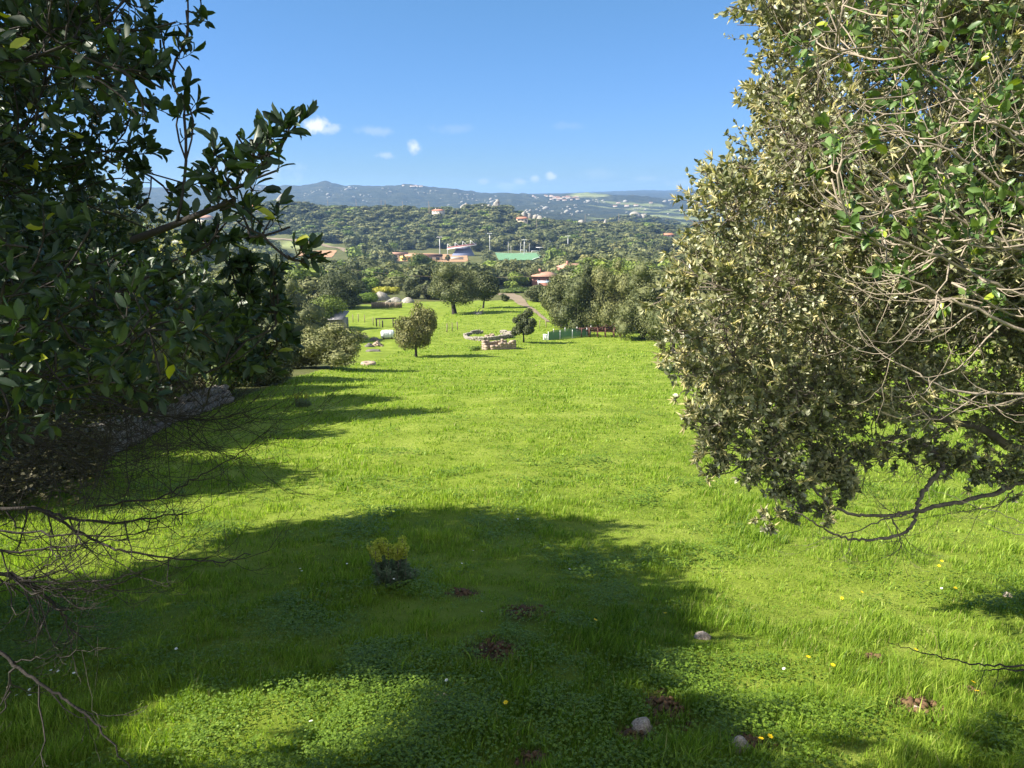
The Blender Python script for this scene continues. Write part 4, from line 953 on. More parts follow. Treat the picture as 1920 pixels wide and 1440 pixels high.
for s in (-3, 0, 3): m.box((s * k, -4.6 * k, 5 * k), (.4 * k, .3 * k, 8 * k))
o = m.build('crate', M['white_plastic']); o.location = tuple(b); o['label'] = 'pale ribbed plastic crate at the left end of the netting pen'; o['category'] = 'crate'
# rusty machinery heap
b = ground(1118, 631); t = empty('farm_machinery', tuple(b), 'rusty red farm machinery heap right of the netting pen', 'machinery'); g = np.random.default_rng(12)
m = MB(); m.tube([[-2.6, 0, .7], [3.4, .5, .9]], .11, 6); m.tube([[-2.6, 1.2, .8], [3.2, 1.6, 1.0]], .1, 6)
for s in (-2.2, -.8, .8, 2.4): m.tube([[s, -.2, .9], [s + .2, 1.7, .9]], .08, 5)
m.build('frame', M['rust'], t)
for s in (-2.0, -1, 0.1, 1.1, 2.2, 3):
    m = MB(); P = [[s + .03, -.3 + .62 * math.cos(a), .62 + .55 * math.sin(a)] for a in np.linspace(0, 2 * math.pi, 15)]; m.tube(P, .07, 5); 
    for a in (0, 1.05, 2.1): m.tube([[s, -.3 + .6 * math.cos(a), .62 + .55 * math.sin(a)], [s, -.3 - .6 * math.cos(a), .62 - .55 * math.sin(a)]], .04, 4)
    m.build('wheel', M['rust'], t)
m = MB()
for j in range(14):
    p = g.normal(size=3) * [1.4, .4, .25] + [0.4, .6, .9]; d = g.normal(size=3) * [.8, .3, .25]; m.tube([p - d, p + d], .05, 4)
m.build('tines', M['rust'], t)
# dead tree stump in the meadow
b = ground(895, 589); m = MB(); g = np.random.default_rng(2)
for j in range(16):
    d = unit(g.normal(size=3) * [1, .6, .5]) * g.uniform(.5, 1.6); d[2] = abs(d[2]); m.tube([[0, 0, .1], d * .5 + g.normal(size=3) * .1, d], [.12, .08, .03], 5)
o = m.build('dead_branches', M['bark_pale']); o.location = tuple(b); o['label'] = 'bleached dead branches lying in the shadow of the broad dark oak'; o['category'] = 'dead wood'
# field wall on the left
path = [tuple(p) for p in WALL[1:6]] + [tuple(WALL[5] * .75 + WALL[6] * .25)]
P0 = np.array(path[0]); m = stone_wall_mb(np.array(path) - P0, .85, .5, .42, 17); o = m.build('field_wall', M['stone_dark']); o.location = tuple(P0)
o['label'] = 'tumbledown dry stone field wall in shade along the left side of the meadow'; o['category'] = 'wall'
# ------------------------------------------------------------------ foreground trees, grown limb by limb
def poly_clumps(poly, y0, y1, n, r0, r1, seed, margin=0.85, yfun=None):
    """clumps of foliage whose middle lies inside an outline seen from the path"""
    g = np.random.default_rng(seed); P = np.array(poly, float); lo, hi = P.min(0), P.max(0); out = []
    seg = np.array(poly + [poly[0]], float); tries = 0
    while len(out) < n and tries < n * 60:
        tries += 1
        u, v = g.uniform(lo[0], hi[0]), g.uniform(lo[1], hi[1])
        if not in_poly(np.array([u]), np.array([v]), poly)[0]: continue
        y = g.uniform(y0, y1); r = g.uniform(r0, r1); rp = r * F / (y * 1.02)
        a = seg[:-1]; b = seg[1:]; t = np.clip(((np.array([u, v]) - a) * (b - a)).sum(1) / ((b - a) ** 2).sum(1), 0, 1)
        d = np.linalg.norm(a + (b - a) * t[:, None] - [u, v], axis=1).min()
        if d < rp * margin:
            r = d / margin * y * 1.02 / F
            if r < r0 * 0.55: continue
        c = at(u, v, y)
        if any(np.linalg.norm(c - q[0]) < 0.42 * (r + q[1]) for q in out): continue
        out.append((c, r))
    return out
def grow(name, label, trunk, trunk_r, clumps, bark, leafmat, seed, lsize=0.045, lw=0.45, tpl=LEAF4, subs=10, twigs=5, nleaf=9, cat='tree', group=None, tips=None, tipmat=None, tip_frac=0.3, leaf_name='crown', twig_r=0.0022, droop=0.0, density=1.0, up=0.35, limb_r=0.03, rosette=0.5, bare=0.0, extra=None):
    g = np.random.default_rng(seed); trunk = np.asarray(trunk, float)
    base = trunk[0].copy(); root = empty(name, tuple(base), label, cat, group)
    nodes = [p for p in trunk]; rads = list(np.broadcast_to(trunk_r, (len(trunk),))); plen = list(np.r_[0, np.cumsum(np.linalg.norm(np.diff(trunk, axis=0), axis=1))])
    m = MB(); m.tube(trunk - base, np.broadcast_to(trunk_r, (len(trunk),)), 10)
    order = sorted(range(len(clumps)), key=lambda i: min(np.linalg.norm(clumps[i][0] - t) for t in trunk))
    SB, SBr = [], []; TW, TWr = [], []; LP, LA, LN, LL = [], [], [], []; TP, TA = [], []
    for i in order:
        c, r = clumps[i]; N = np.array(nodes)
        cost = np.linalg.norm(N - c, axis=1) + 0.3 * np.array(plen) + 0.6 * np.maximum(0, N[:, 2] - c[2])
        j = int(np.argmin(cost)); a = N[j]; L = np.linalg.norm(c - a); n = 7
        t = np.linspace(0, 1, n)[:, None]; side = g.normal(size=3) * L * 0.10; side2 = g.normal(size=3) * L * 0.05
        P = a * (1 - t) + c * t + side * np.sin(math.pi * t) + side2 * np.sin(2 * math.pi * t) + np.array([0, 0, -0.12 * L]) * np.sin(math.pi * t)
        rs = min(rads[j] * 0.8, limb_r * (0.5 + 0.25 * L)); rr_ = np.linspace(rs, max(0.004, rs * 0.42), n)
        m.tube(P - base, rr_, 7)
        for k in range(1, n): nodes.append(P[k]); rads.append(rr_[k]); plen.append(plen[j] + L * k / (n - 1))
        # sub-branches
        ns = max(3, int(subs * (r / 0.4) ** 1.3)); D = rdir(ns, g); D[:, 2] = D[:, 2] * 0.9 + up * 0.4
        D = unit(D + 0.35 * unit(c - a)); e = c + D * (r * g.uniform(.55, .95, (ns, 1)))
        st = P[g.integers(n - 4, n, ns)]
        tt = np.linspace(0, 1, 5)[None, :, None]; wob = g.normal(size=(ns, 1, 3)) * r * .13
        SP = st[:, None] * (1 - tt) + e[:, None] * tt + wob * np.sin(math.pi * tt) + np.array([0, 0, -droop * r]) * np.sin(math.pi * tt)
        SB.append(SP); SBr.append(np.linspace(rr_[-1] * .7, 0.0028, 5)[None].repeat(ns, 0))
        # twigs
        nt = ns * twigs; bi = np.repeat(np.arange(ns), twigs); kk = g.integers(1, 5, nt); s0 = SP[bi, kk]
        s0 = s0 + (SP[bi, kk - 1] - s0) * g.random((nt, 1))
        dd = unit(unit(s0 - c) * 0.6 + rdir(nt, g) * 0.85 + np.array([0, 0, up]) + 0.25 * D[bi]); tl = r * g.uniform(.28, .6, (nt, 1))
        e2 = s0 + dd * tl; t4 = np.linspace(0, 1, 4)[None, :, None]
        TPn = s0[:, None] * (1 - t4) + e2[:, None] * t4 + np.array([0, 0, 1.0]) * (tl[:, None] * 0.18 * (t4 ** 2 - t4)) + g.normal(size=(nt, 1, 3)) * .05 * tl[:, None] * np.sin(math.pi * t4)
        TW.append(TPn); TWr.append(np.linspace(twig_r * 1.3, twig_r * .6, 4)[None].repeat(nt, 0))
        has = g.random(nt) >= bare
        # leaves: along outer part, gathered towards the tip
        f = 1 - (1 - 0.25) * (g.random((nt, nleaf)) ** (1.0 + rosette * 2)); f = np.clip(f, .1, 1)
        seg = np.minimum((f * 3).astype(int), 2); fr = f * 3 - seg; ii = np.arange(nt)[:, None]
        p = TPn[ii, seg] * (1 - fr[..., None]) + TPn[ii, seg + 1] * fr[..., None]
        ax = unit(dd[:, None, :] * 0.75 + unit(g.normal(size=(nt, nleaf, 3))) * 0.95 + np.array([0, 0, 0.10]))
        sel = (has[:, None] & (g.random((nt, nleaf)) < density)).ravel()
        p = p.reshape(-1, 3)[sel]; ax = ax.reshape(-1, 3)[sel]
        nn = unit(np.cross(ax, rdir(len(p), g)) * .8 + np.array([0, 0, .55]) + .25 * rdir(len(p), g))
        LP.append(p); LA.append(ax); LN.append(nn); LL.append(lsize * g.uniform(.55, 1.2, len(p)))
        if tipmat:
            q = (g.random(nt) < tip_frac) & has; TP.append(e2[q]); TA.append(dd[q])
    if extra:
        for P, r_ in extra:
            P = np.asarray(P); k_ = len(P); tq = np.linspace(0, k_ - 1, 6 * k_); Q = np.stack([np.interp(tq, range(k_), P[:, c_]) for c_ in range(3)], -1); rq = np.interp(tq, range(k_), r_)
            for _ in range(5): Q[1:-1] = (Q[:-2] + Q[1:-1] * 2 + Q[2:]) / 4
            Q[1:-1] += g.normal(size=(len(Q) - 2, 3)) * .006; rq = rq * g.uniform(.88, 1.15, len(rq))
            m.tube(Q - base, rq, 7)
    SB = np.concatenate(SB); SBr = np.concatenate(SBr); V, q = tubes(SB - base, SBr, 4); m.add(V, q)
    TW = np.concatenate(TW); V, q = tubes(TW - base, np.concatenate(TWr), 3); m.add(V, q)
    m.build('trunk' if cat == 'tree' else 'stems', M[bark], root, True)
    LP = np.concatenate(LP); LA = np.concatenate(LA); LN = np.concatenate(LN); LL = np.concatenate(LL)
    V, q, t = leaves(tpl, LP - base, LA, LN, LL, LL * lw * g.uniform(.8, 1.2, len(LL)))
    ml = MB(); ml.add(V, q if len(q) else None, t if len(t) else None); ml.build(leaf_name, M[leafmat], root)
    if tipmat:
        TP = np.concatenate(TP); TA = np.concatenate(TA); k = 9
        P = np.repeat(TP, k, 0); A = unit(np.repeat(TA, k, 0) * .9 + rdir(len(P), g) * 1.0); nn = rdir(len(P), g)
        L = tips * g.uniform(.5, 1.25, len(P)); V, q, t = leaves(LEAF2, P - base, A, nn, L, L * .17)
        mc = MB(); mc.add(V, t=t); mc.build('catkins', M[tipmat], root)
    print(name, 'leaves', len(LP), 'twigs', len(TW), 'clumps', len(clumps))
    return root

# near left evergreen, in shade
A1 = [(-500, -300), (330, -300), (352, -20), (372, 30), (345, 90), (318, 150), (352, 215), (372, 262), (370, 300), (355, 345), (365, 395), (380, 430), (395, 470), (415, 520), (425, 600), (415, 650), (425, 700), (390, 730), (300, 770), (120, 800), (-60, 830), (-500, 860)]
c1 = poly_clumps(A1, 1.85, 3.7, 120, 0.17, 0.34, 21, 0.72)
g = np.random.default_rng(4)
for (u, v) in [(430, 480), (475, 510), (520, 535), (450, 560), (495, 600), (520, 640), (460, 640), (485, 690), (430, 690), (410, 420)]: c1.append((at(u, v, g.uniform(2.2, 3.0)), g.uniform(.07, .13)))
def lands(q):
    p_ = np.array(q, float)
    while p_[2] > zf(p_[0], p_[1]): p_ = p_ + TRAV * .1
    a_, b_, _ = proj(p_); return float(a_), float(b_), float(p_[1])
c1 = [k_ for k_ in c1 if -20 < proj(k_[0])[0] or not (lands(k_[0])[2] > 2.5 and 1400 < lands(k_[0])[0] < 2000 and lands(k_[0])[1] < 1500)]
zb = zf(-3.0, 2.5)
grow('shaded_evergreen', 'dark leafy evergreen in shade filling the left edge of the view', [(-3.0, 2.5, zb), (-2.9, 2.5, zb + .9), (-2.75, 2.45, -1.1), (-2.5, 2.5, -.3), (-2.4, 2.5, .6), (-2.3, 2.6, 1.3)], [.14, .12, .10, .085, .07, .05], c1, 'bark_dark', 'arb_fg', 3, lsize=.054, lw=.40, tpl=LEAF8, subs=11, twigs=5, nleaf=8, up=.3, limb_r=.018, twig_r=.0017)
# the sprig that reaches out over the hills
sp = [(at(440, 385, 2.1), .13), (at(470, 330, 2.05), .10), (at(505, 290, 2.0), .10), (at(528, 262, 2.0), .07), (at(470, 262, 2.0), .06), (at(420, 300, 2.1), .09), (at(430, 340, 2.1), .08), (at(540, 480, 2.0), .10), (at(492, 440, 2.05), .11), (at(350, 20, 2.4), .09), (at(330, 110, 2.4), .1), (at(345, 215, 2.3), .08)]
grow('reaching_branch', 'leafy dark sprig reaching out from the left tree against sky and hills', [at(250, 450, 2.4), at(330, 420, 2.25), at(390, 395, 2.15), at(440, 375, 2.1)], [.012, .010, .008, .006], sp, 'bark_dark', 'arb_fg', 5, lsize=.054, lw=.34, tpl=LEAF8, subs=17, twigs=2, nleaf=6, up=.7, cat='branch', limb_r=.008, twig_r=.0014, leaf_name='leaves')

# bigger trees farther left that throw the foreground shade
def shade_tree(nm, lab, base, H, clumps, seed):
    b = np.array([base[0], base[1], zf(*base)]); mid = b + [0.1, 0.1, H * .45]
    grow(nm, lab, [b - [0, 0, .2], b + [0, 0, .4], b + [.05, 0, H * .25], mid, b + [.1, 0, H * .7]], [.26, .2, .17, .14, .08], clumps, 'bark_dark', 'arb_fg', seed, lsize=.10, lw=.6, tpl=LEAF2, subs=8, twigs=5, nleaf=8, up=.2, limb_r=.05)
# SHADE: chosen from where the shadow falls on the grass: a point on the grass, and the height the branch hangs above it
def hang(u, v, h):
    p = ground(u, v); return p + TOSUN / TOSUN[2] * h
SH1 = []
g = np.random.default_rng(77)
SHADE = [(150, 1120), (1280, 1000), (1350, 1095), (1345, 1190), (1200, 1250), (1000, 1290), (850, 1290), (500, 1290), (60, 1330), (-600, 1330), (-700, 1190), (-250, 1110), (60, 1075), (330, 1030), (500, 975), (650, 962), (800, 950), (930, 958), (1100, 968), (1180, 1000), (1250, 1035), (1350, 1095)]
SHADE = [(1350, 1100), (1345, 1190), (1200, 1265), (1000, 1300), (700, 1285), (400, 1310), (60, 1345), (-900, 1345), (-900, 1190), (-250, 1110), (60, 1078), (330, 1035), (500, 978), (650, 962), (800, 950), (930, 956), (1100, 968), (1190, 1005), (1270, 1040)]
SHADE_A = [(1300, 1100), (1300, 1190), (1215, 1262), (1250, 1345), (1390, 1405), (1420, 1580), (-900, 1580), (-900, 1190), (-250, 1110), (60, 1078), (330, 1035), (500, 978), (650, 962), (800, 948), (930, 952), (1100, 962), (1170, 1000), (1235, 1040)]
HOLE = [(190, 1325), (560, 1298), (850, 1288), (865, 1398), (600, 1440), (190, 1425)]
def in_shade(u, v):
    u, v = np.array([u]), np.array([v]); return bool(in_poly(u, v, SHADE_A)[0]) and not bool(in_poly(u, v, HOLE)[0])
cl_a, cl_b = [], []
tries = 0
while len(cl_a) + len(cl_b) < 520 and tries < 24000:
    tries += 1
    u, v = g.uniform(-900, 1430), g.uniform(945, 1560)
    if not in_shade(u, v): continue
    p = ground(u, v); h = g.uniform(3.0, 6.6); c = hang(u, v, h)
    us, vs, d = proj(c)
    if c[1] > 2 and us > 250 and not (330 < vs < 640 and us < 430): continue
    r = g.uniform(.45, .75)
    # keep the shadow of the clump within the outline
    ok = True
    for a in np.arange(0, 6.28, 0.8):
        q = p + [math.cos(a) * r * .85, math.sin(a) * r * .85, 0]; uq, vq, _ = proj(np.array([q[0], q[1], zf(q[0], q[1])]))
        if not in_shade(float(uq), float(vq)): ok = False; break
    if not ok:
        r *= .55
        for a in np.arange(0, 6.28, 0.8):
            q = p + [math.cos(a) * r * .85, math.sin(a) * r * .85, 0]; uq, vq, _ = proj(np.array([q[0], q[1], zf(q[0], q[1])]))
            if not in_shade(float(uq), float(vq)): break
        else: ok = True
    if not ok: continue
    L = cl_a if c[0] > -8.2 else cl_b
    if any(np.linalg.norm(c - q[0]) < .34 * (r + q[1]) for q in cl_a + cl_b): continue
    L.append((c, r))
print('shade clumps', len(cl_a), len(cl_b))
shade_tree('shade_tree', 'tall dark tree behind the shaded evergreen whose crown shades the near grass', (-6.6, 6.3), 6, cl_a, 31)
if len(cl_b) > 2: shade_tree('shade_tree', 'outer dark tree beyond the left edge of the view', (-10.5, 6.5), 6, cl_b, 32)
# a tree that keeps the sun off the near left evergreen
cc = []
for (c, r) in c1[::2]:
    h = g.uniform(1.6, 3.4); q = c + TOSUN / TOSUN[2] * h + g.normal(size=3) * .2
    if any(np.linalg.norm(q - k[0]) < .45 for k in cc): continue
    p_ = q.copy()
    while p_[2] > zf(p_[0], p_[1]): p_ = p_ + TRAV * .1
    up_, vp_, _ = proj(p_)
    if p_[1] > 2.5 and up_ < 2000 and vp_ < 1480 and not in_shade(float(up_), float(vp_)): continue
    cc.append((q, .5))
b = np.array([-6.3, 2.4, zf(-6.3, 2.4)])
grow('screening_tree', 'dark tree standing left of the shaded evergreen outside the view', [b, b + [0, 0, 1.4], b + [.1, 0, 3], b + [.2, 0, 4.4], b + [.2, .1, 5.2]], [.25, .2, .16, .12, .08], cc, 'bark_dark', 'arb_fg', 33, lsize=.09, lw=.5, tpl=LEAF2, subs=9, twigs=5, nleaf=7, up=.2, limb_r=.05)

# bare twigs low on the left
def bare_branch(name, label, paths, seed, bark='bark_dark', r0=.011, side_n=11, group=None, L0=.5, up=.5, depth=2):
    g = np.random.default_rng(seed); allp = []
    base = None
    def add(P, ra, rb): allp.append((P, np.linspace(ra, rb, len(P))))
    for (pts, ra) in paths:
        K = np.array(pts); t = np.linspace(0, len(K) - 1, 7 * (len(K) - 1) + 1); P = np.stack([np.interp(t, range(len(K)), K[:, k]) for k in range(3)], -1)
        for _ in range(3): P[1:-1] = (P[:-2] + 2 * P[1:-1] + P[2:]) / 4
        P[1:-1] += g.normal(size=(len(P) - 2, 3)) * .004
        if base is None: base = P[0].copy()
        ra *= .8; add(P, ra, ra * .25)
        def sub(P, ra, L, lev):
            n = side_n if lev == 0 else max(2, side_n // 3)
            for _ in range(n):
                i = g.integers(2, len(P) - 1); d0 = unit(P[min(i + 1, len(P) - 1)] - P[i - 1]); d = unit(d0 + .9 * g.normal(size=3) * [1, 1, .8])
                l = L * g.uniform(.35, 1.1); s = np.linspace(0, 1, 7)[:, None]
                Q = P[i] + d * l * s + np.array([0, 0, up]) * l * (s ** 2.0) * .45 + np.array([0, 0, -.12 * l]) * np.sin(math.pi * s); Q[1:] += g.normal(size=(6, 3)) * .012 * l
                r_ = ra * (1 - .7 * i / len(P)) * .55
                add(Q, r_, max(.0006, r_ * .3))
                if lev + 1 < depth: sub(Q, r_, l * .55, lev + 1)
        sub(P, ra, L0, 0)
    m = MB()
    for P, r_ in allp: m.tube(P - base, r_, 5 if r_[0] > .004 else 4, cap=False)
    o = m.build(name, M[bark], None, True); o.location = tuple(base); o['label'] = label; o['category'] = 'branch'
    if group: o['group'] = group
    return o
bare_branch('bare_branch', 'fan of thin bare twigs arching from the left edge across the sunlit strip of grass', [([at(-120, 960, 2.7), at(60, 950, 2.7), at(130, 975, 2.6), at(250, 978, 2.5), at(350, 960, 2.4)], .011), ([at(60, 950, 2.7), at(170, 1010, 2.6), at(250, 1040, 2.5), at(400, 1055, 2.5), at(470, 1040, 2.4)], .008),
     ([at(-60, 990, 2.5), at(100, 1000, 2.5), at(220, 1008, 2.45), at(330, 985, 2.4)], .006), ([at(-100, 1030, 2.4), at(20, 1035, 2.4), at(120, 1025, 2.4), at(240, 1010, 2.3)], .008), ([at(180, 950, 2.7), at(300, 935, 2.8), at(380, 890, 2.9), at(450, 850, 3.), at(520, 790, 3.)], .006)], 41, side_n=12, L0=.34)
bare_branch('bare_branch', 'tangle of dead twigs spreading from a grey fork at the lower left edge', [([at(-100, 1060, 2.2), at(10, 1075, 2.2), at(80, 1115, 2.2), at(120, 1150, 2.2), at(140, 1200, 2.2)], .010), ([at(10, 1075, 2.2), at(60, 1100, 2.2), at(170, 1110, 2.2), at(260, 1080, 2.2)], .007), ([at(10, 1075, 2.2), at(80, 1095, 2.2), at(200, 1090, 2.15), at(300, 1060, 2.1)], .006), ([at(-20, 1100, 2.2), at(50, 1090, 2.2), at(100, 1050, 2.2), at(180, 1020, 2.2)], .005)], 42, side_n=15, L0=.28)
bare_branch('bare_branch', 'long dark bare branch running down from the left edge to the bottom of the view', [([at(-60, 1160, 1.9), at(20, 1240, 1.85), at(90, 1290, 1.8), at(150, 1330, 1.75), at(210, 1390, 1.7), at(270, 1470, 1.7)], .0075), ([at(25, 1240, 1.85), at(15, 1310, 1.85), at(-20, 1380, 1.8)], .005), ([at(20, 1240, 1.85), at(100, 1230, 1.85), at(200, 1215, 1.8)], .003)], 43, side_n=4, L0=.25, depth=2)
bare_branch('dead_twigs', 'mass of brown dead twigs hanging below the shaded evergreen leaves', [([at(-200 + 60 * k, 690 + 12 * (k % 3), 2.9), at(-60 + 70 * k, 760 + 20 * (k % 2), 2.8), at(60 + 66 * k, 820 - 16 * k + 25 * (k % 3), 2.7), at(150 + 70 * k, 870 - 22 * k, 2.65)], .006) for k in range(6)], 44, side_n=22, L0=.5, up=.2)
bare_branch('dead_twigs', 'second tangle of dead twigs in front of the shaded stone wall', [([at(-200, 800 + 40 * k, 3.2), at(0, 790 + 38 * k, 3.1), at(150, 800 + 30 * k, 3.0), at(320, 790 + 20 * k, 3.)], .006) for k in range(4)], 45, side_n=22, L0=.5, up=.3)

# sunlit oak on the right
B1 = [(1395, -220), (1368, 40), (1360, 85), (1392, 150), (1410, 215), (1395, 240), (1330, 240), (1318, 300), (1290, 360), (1285, 440), (1245, 490), (1235, 560), (1240, 640), (1265, 700), (1258, 770), (1318, 800), (1312, 850), (1345, 905), (1410, 885), (1470, 960), (1530, 930), (1580, 870), (1680, 810), (1780, 800), (1860, 850), (1960, 880), (2400, 880), (2400, -220)]
c2 = poly_clumps(B1, 4.4, 6.9, 250, 0.26, 0.55, 22, .88)
zb = zf(6.6, 6.6)
lowr = [at(2000, 880, 5.0), at(1920, 900, 4.9), at(1870, 925, 4.85), at(1780, 945, 4.8), at(1735, 955, 4.75), at(1695, 962, 4.7), at(1650, 968, 4.65), at(1590, 965, 4.6), at(1540, 935, 4.6), at(1520, 905, 4.6)]
loop = [at(1770, 870, 4.9), at(1752, 900, 4.85), at(1728, 925, 4.8), at(1720, 948, 4.75), at(1718, 970, 4.7), at(1700, 1000, 4.65), at(1650, 1012, 4.6), at(1600, 1012, 4.6), at(1560, 1000, 4.6), at(1520, 975, 4.55), at(1490, 960, 4.55)]
big = [at(2050, 860, 5.3), at(1900, 845, 5.2), at(1840, 800, 5.2), at(1780, 790, 5.2), at(1700, 770, 5.1), at(1640, 730, 5.1)]
mid = [at(1770, 870, 4.9), at(1730, 830, 5.0), at(1690, 815, 5.0), at(1640, 840, 5.0), at(1580, 870, 4.9), at(1530, 885, 4.8)]
c2 += [(at(1620, 860, 4.9), .15), (at(1680, 850, 5.0), .15), (at(1740, 845, 5.0), .16), (at(1830, 880, 4.9), .17), (at(1890, 915, 4.8), .12), (at(1600, 905, 4.7), .09), (at(1500, 930, 4.7), .13), (at(1535, 960, 4.6), .09), (at(1560, 880, 4.8), .14), (at(1400, 865, 4.7), .15), (at(1455, 890, 4.7), .15), (at(1550, 890, 4.75), .14), (at(1350, 800, 4.6), .2), (at(1265, 540, 4.7), .18), (at(1270, 620, 4.7), .18), (at(1490, 955, 4.6), .10), (at(1440, 975, 4.6), .07), (at(1470, 905, 4.6), .13), (at(1350, 890, 4.7), .13), (at(1330, 850, 4.7), .14), (at(1380, 840, 4.7), .2), (at(1440, 850, 4.7), .22), (at(1500, 820, 4.8), .24), (at(1350, 770, 4.7), .2), (at(1420, 760, 4.7), .24), (at(1560, 850, 4.8), .2), (at(1500, 890, 4.7), .18), (at(1310, 790, 4.8), .14), (at(1330, 700, 4.7), .24), (at(1560, 740, 4.8), .26), (at(1640, 780, 4.9), .24), (at(1600, 930, 4.7), .08), (at(1880, 880, 4.8), .16), (at(1800, 860, 4.9), .16)]
grow('sunlit_oak', 'big sunlit oak with pale new shoots leaning in from the right', [(6.6, 6.6, zb - .2), (6.5, 6.6, zb + .8), (6.2, 6.5, -2.4), (5.6, 6.4, -1.2), (5.0, 6.2, -.2), (4.5, 6.1, .8), (4.2, 6.0, 2)], [.26, .22, .19, .16, .13, .10, .06], c2, 'bark', 'oak_fg', 9, lsize=.042, lw=.55, tpl=LEAF4, subs=17, twigs=6, nleaf=11, up=.35, limb_r=.035, tips=.062, tipmat='catkin', tip_frac=.34,
     extra=[(lowr, np.linspace(.020, .006, 10)), (loop, np.linspace(.017, .004, 11)), (big, np.linspace(.04, .014, 6)), (mid, np.linspace(.018, .006, 6))])
bare_branch('bare_branch', 'forked bare twig hanging under the sunlit oak just above the grass', [([at(1700, 965, 4.7), at(1660, 972, 4.65), at(1600, 1000, 4.6), at(1540, 1008, 4.55)], .008), ([at(1670, 968, 4.7), at(1685, 1000, 4.7), at(1690, 1030, 4.7), at(1650, 1050, 4.7)], .007), ([at(1620, 830, 5), at(1625, 880, 5), at(1612, 935, 5)], .006), ([at(1900, 920, 4.9), at(1870, 950, 4.85), at(1800, 960, 4.8), at(1750, 970, 4.8)], .007), ([at(1780, 800, 5), at(1700, 850, 4.9), at(1620, 870, 4.8), at(1560, 900, 4.8)], .007), ([at(1800, 830, 5), at(1730, 880, 4.9), at(1690, 910, 4.8)], .006)], 46, bark='bark', side_n=14, L0=.42)
# nearer grey shrub on the right
C1 = [(1600, -300), (1470, -20), (1480, 160), (1530, 260), (1500, 350), (1480, 410), (1560, 470), (1650, 500), (1760, 560), (1850, 700), (1960, 760), (2500, 800), (2500, -300)]
c3 = poly_clumps(C1, 2.3, 3.3, 62, .16, .30, 23, .8)
zb = zf(3.2, 3.0)
grow('grey_shrub', 'grey branched shrub with rounded glossy leaves in front of the sunlit oak', [(3.2, 3.0, zb - .1), (3.05, 3.0, -2.2), (2.9, 2.95, -1.2), (2.7, 2.9, -.5), (2.5, 2.9, .0), (2.4, 2.9, .5)], [.09, .08, .07, .06, .045, .03], c3, 'bark_pale', 'mastic_fg', 10, lsize=.042, lw=.52, tpl=LEAF8, subs=11, twigs=4, nleaf=9, up=.5, limb_r=.018, twig_r=.0016, density=.95, bare=.25)
bare_branch('bare_branch', 'bundle of pale bare branches fanning in from the right edge', [([at(2100, 620, 2.7), at(1920, 560, 2.7), at(1800, 500, 2.7), at(1660, 440, 2.7), at(1560, 380, 2.7)], .012), ([at(2100, 560, 2.8), at(1920, 470, 2.8), at(1780, 400, 2.8), at(1640, 320, 2.8)], .012), ([at(2100, 760, 2.6), at(1920, 740, 2.6), at(1780, 735, 2.6), at(1700, 690, 2.6), at(1640, 650, 2.6)], .008),
     ([at(2080, 700, 2.6), at(1900, 610, 2.6), at(1780, 560, 2.6), at(1700, 520, 2.6), at(1600, 500, 2.6)], .010), ([at(2060, 400, 2.6), at(1900, 250, 2.6), at(1780, 170, 2.6), at(1690, 95, 2.6)], .009), ([at(2060, 500, 2.5), at(1880, 350, 2.5), at(1740, 260, 2.5), at(1600, 230, 2.5)], .009)], 47, bark='bark_pale', side_n=10, L0=.42, up=.4)
bare_branch('fallen_twig', 'dark bare twig poking in from the right edge above the grass', [([at(2000, 1250, 2.6), at(1900, 1249, 2.6), at(1840, 1249, 2.6), at(1790, 1238, 2.6), at(1720, 1222, 2.6), at(1665, 1205, 2.6)], .006), ([at(1980, 1262, 2.6), at(1880, 1254, 2.6), at(1825, 1255, 2.6)], .006)], 48, side_n=2, L0=.2)
bare_branch('thin_stem', 'pair of thin pale stems crossing the lower right below the oak', [([at(2000, 1010, 2.4), at(1900, 975, 2.4), at(1800, 940, 2.4), at(1720, 905, 2.4)], .0022), ([at(2000, 1020, 2.4), at(1900, 1000, 2.4), at(1820, 970, 2.4)], .0022)], 49, bark='bark_pale', side_n=1, L0=.15)

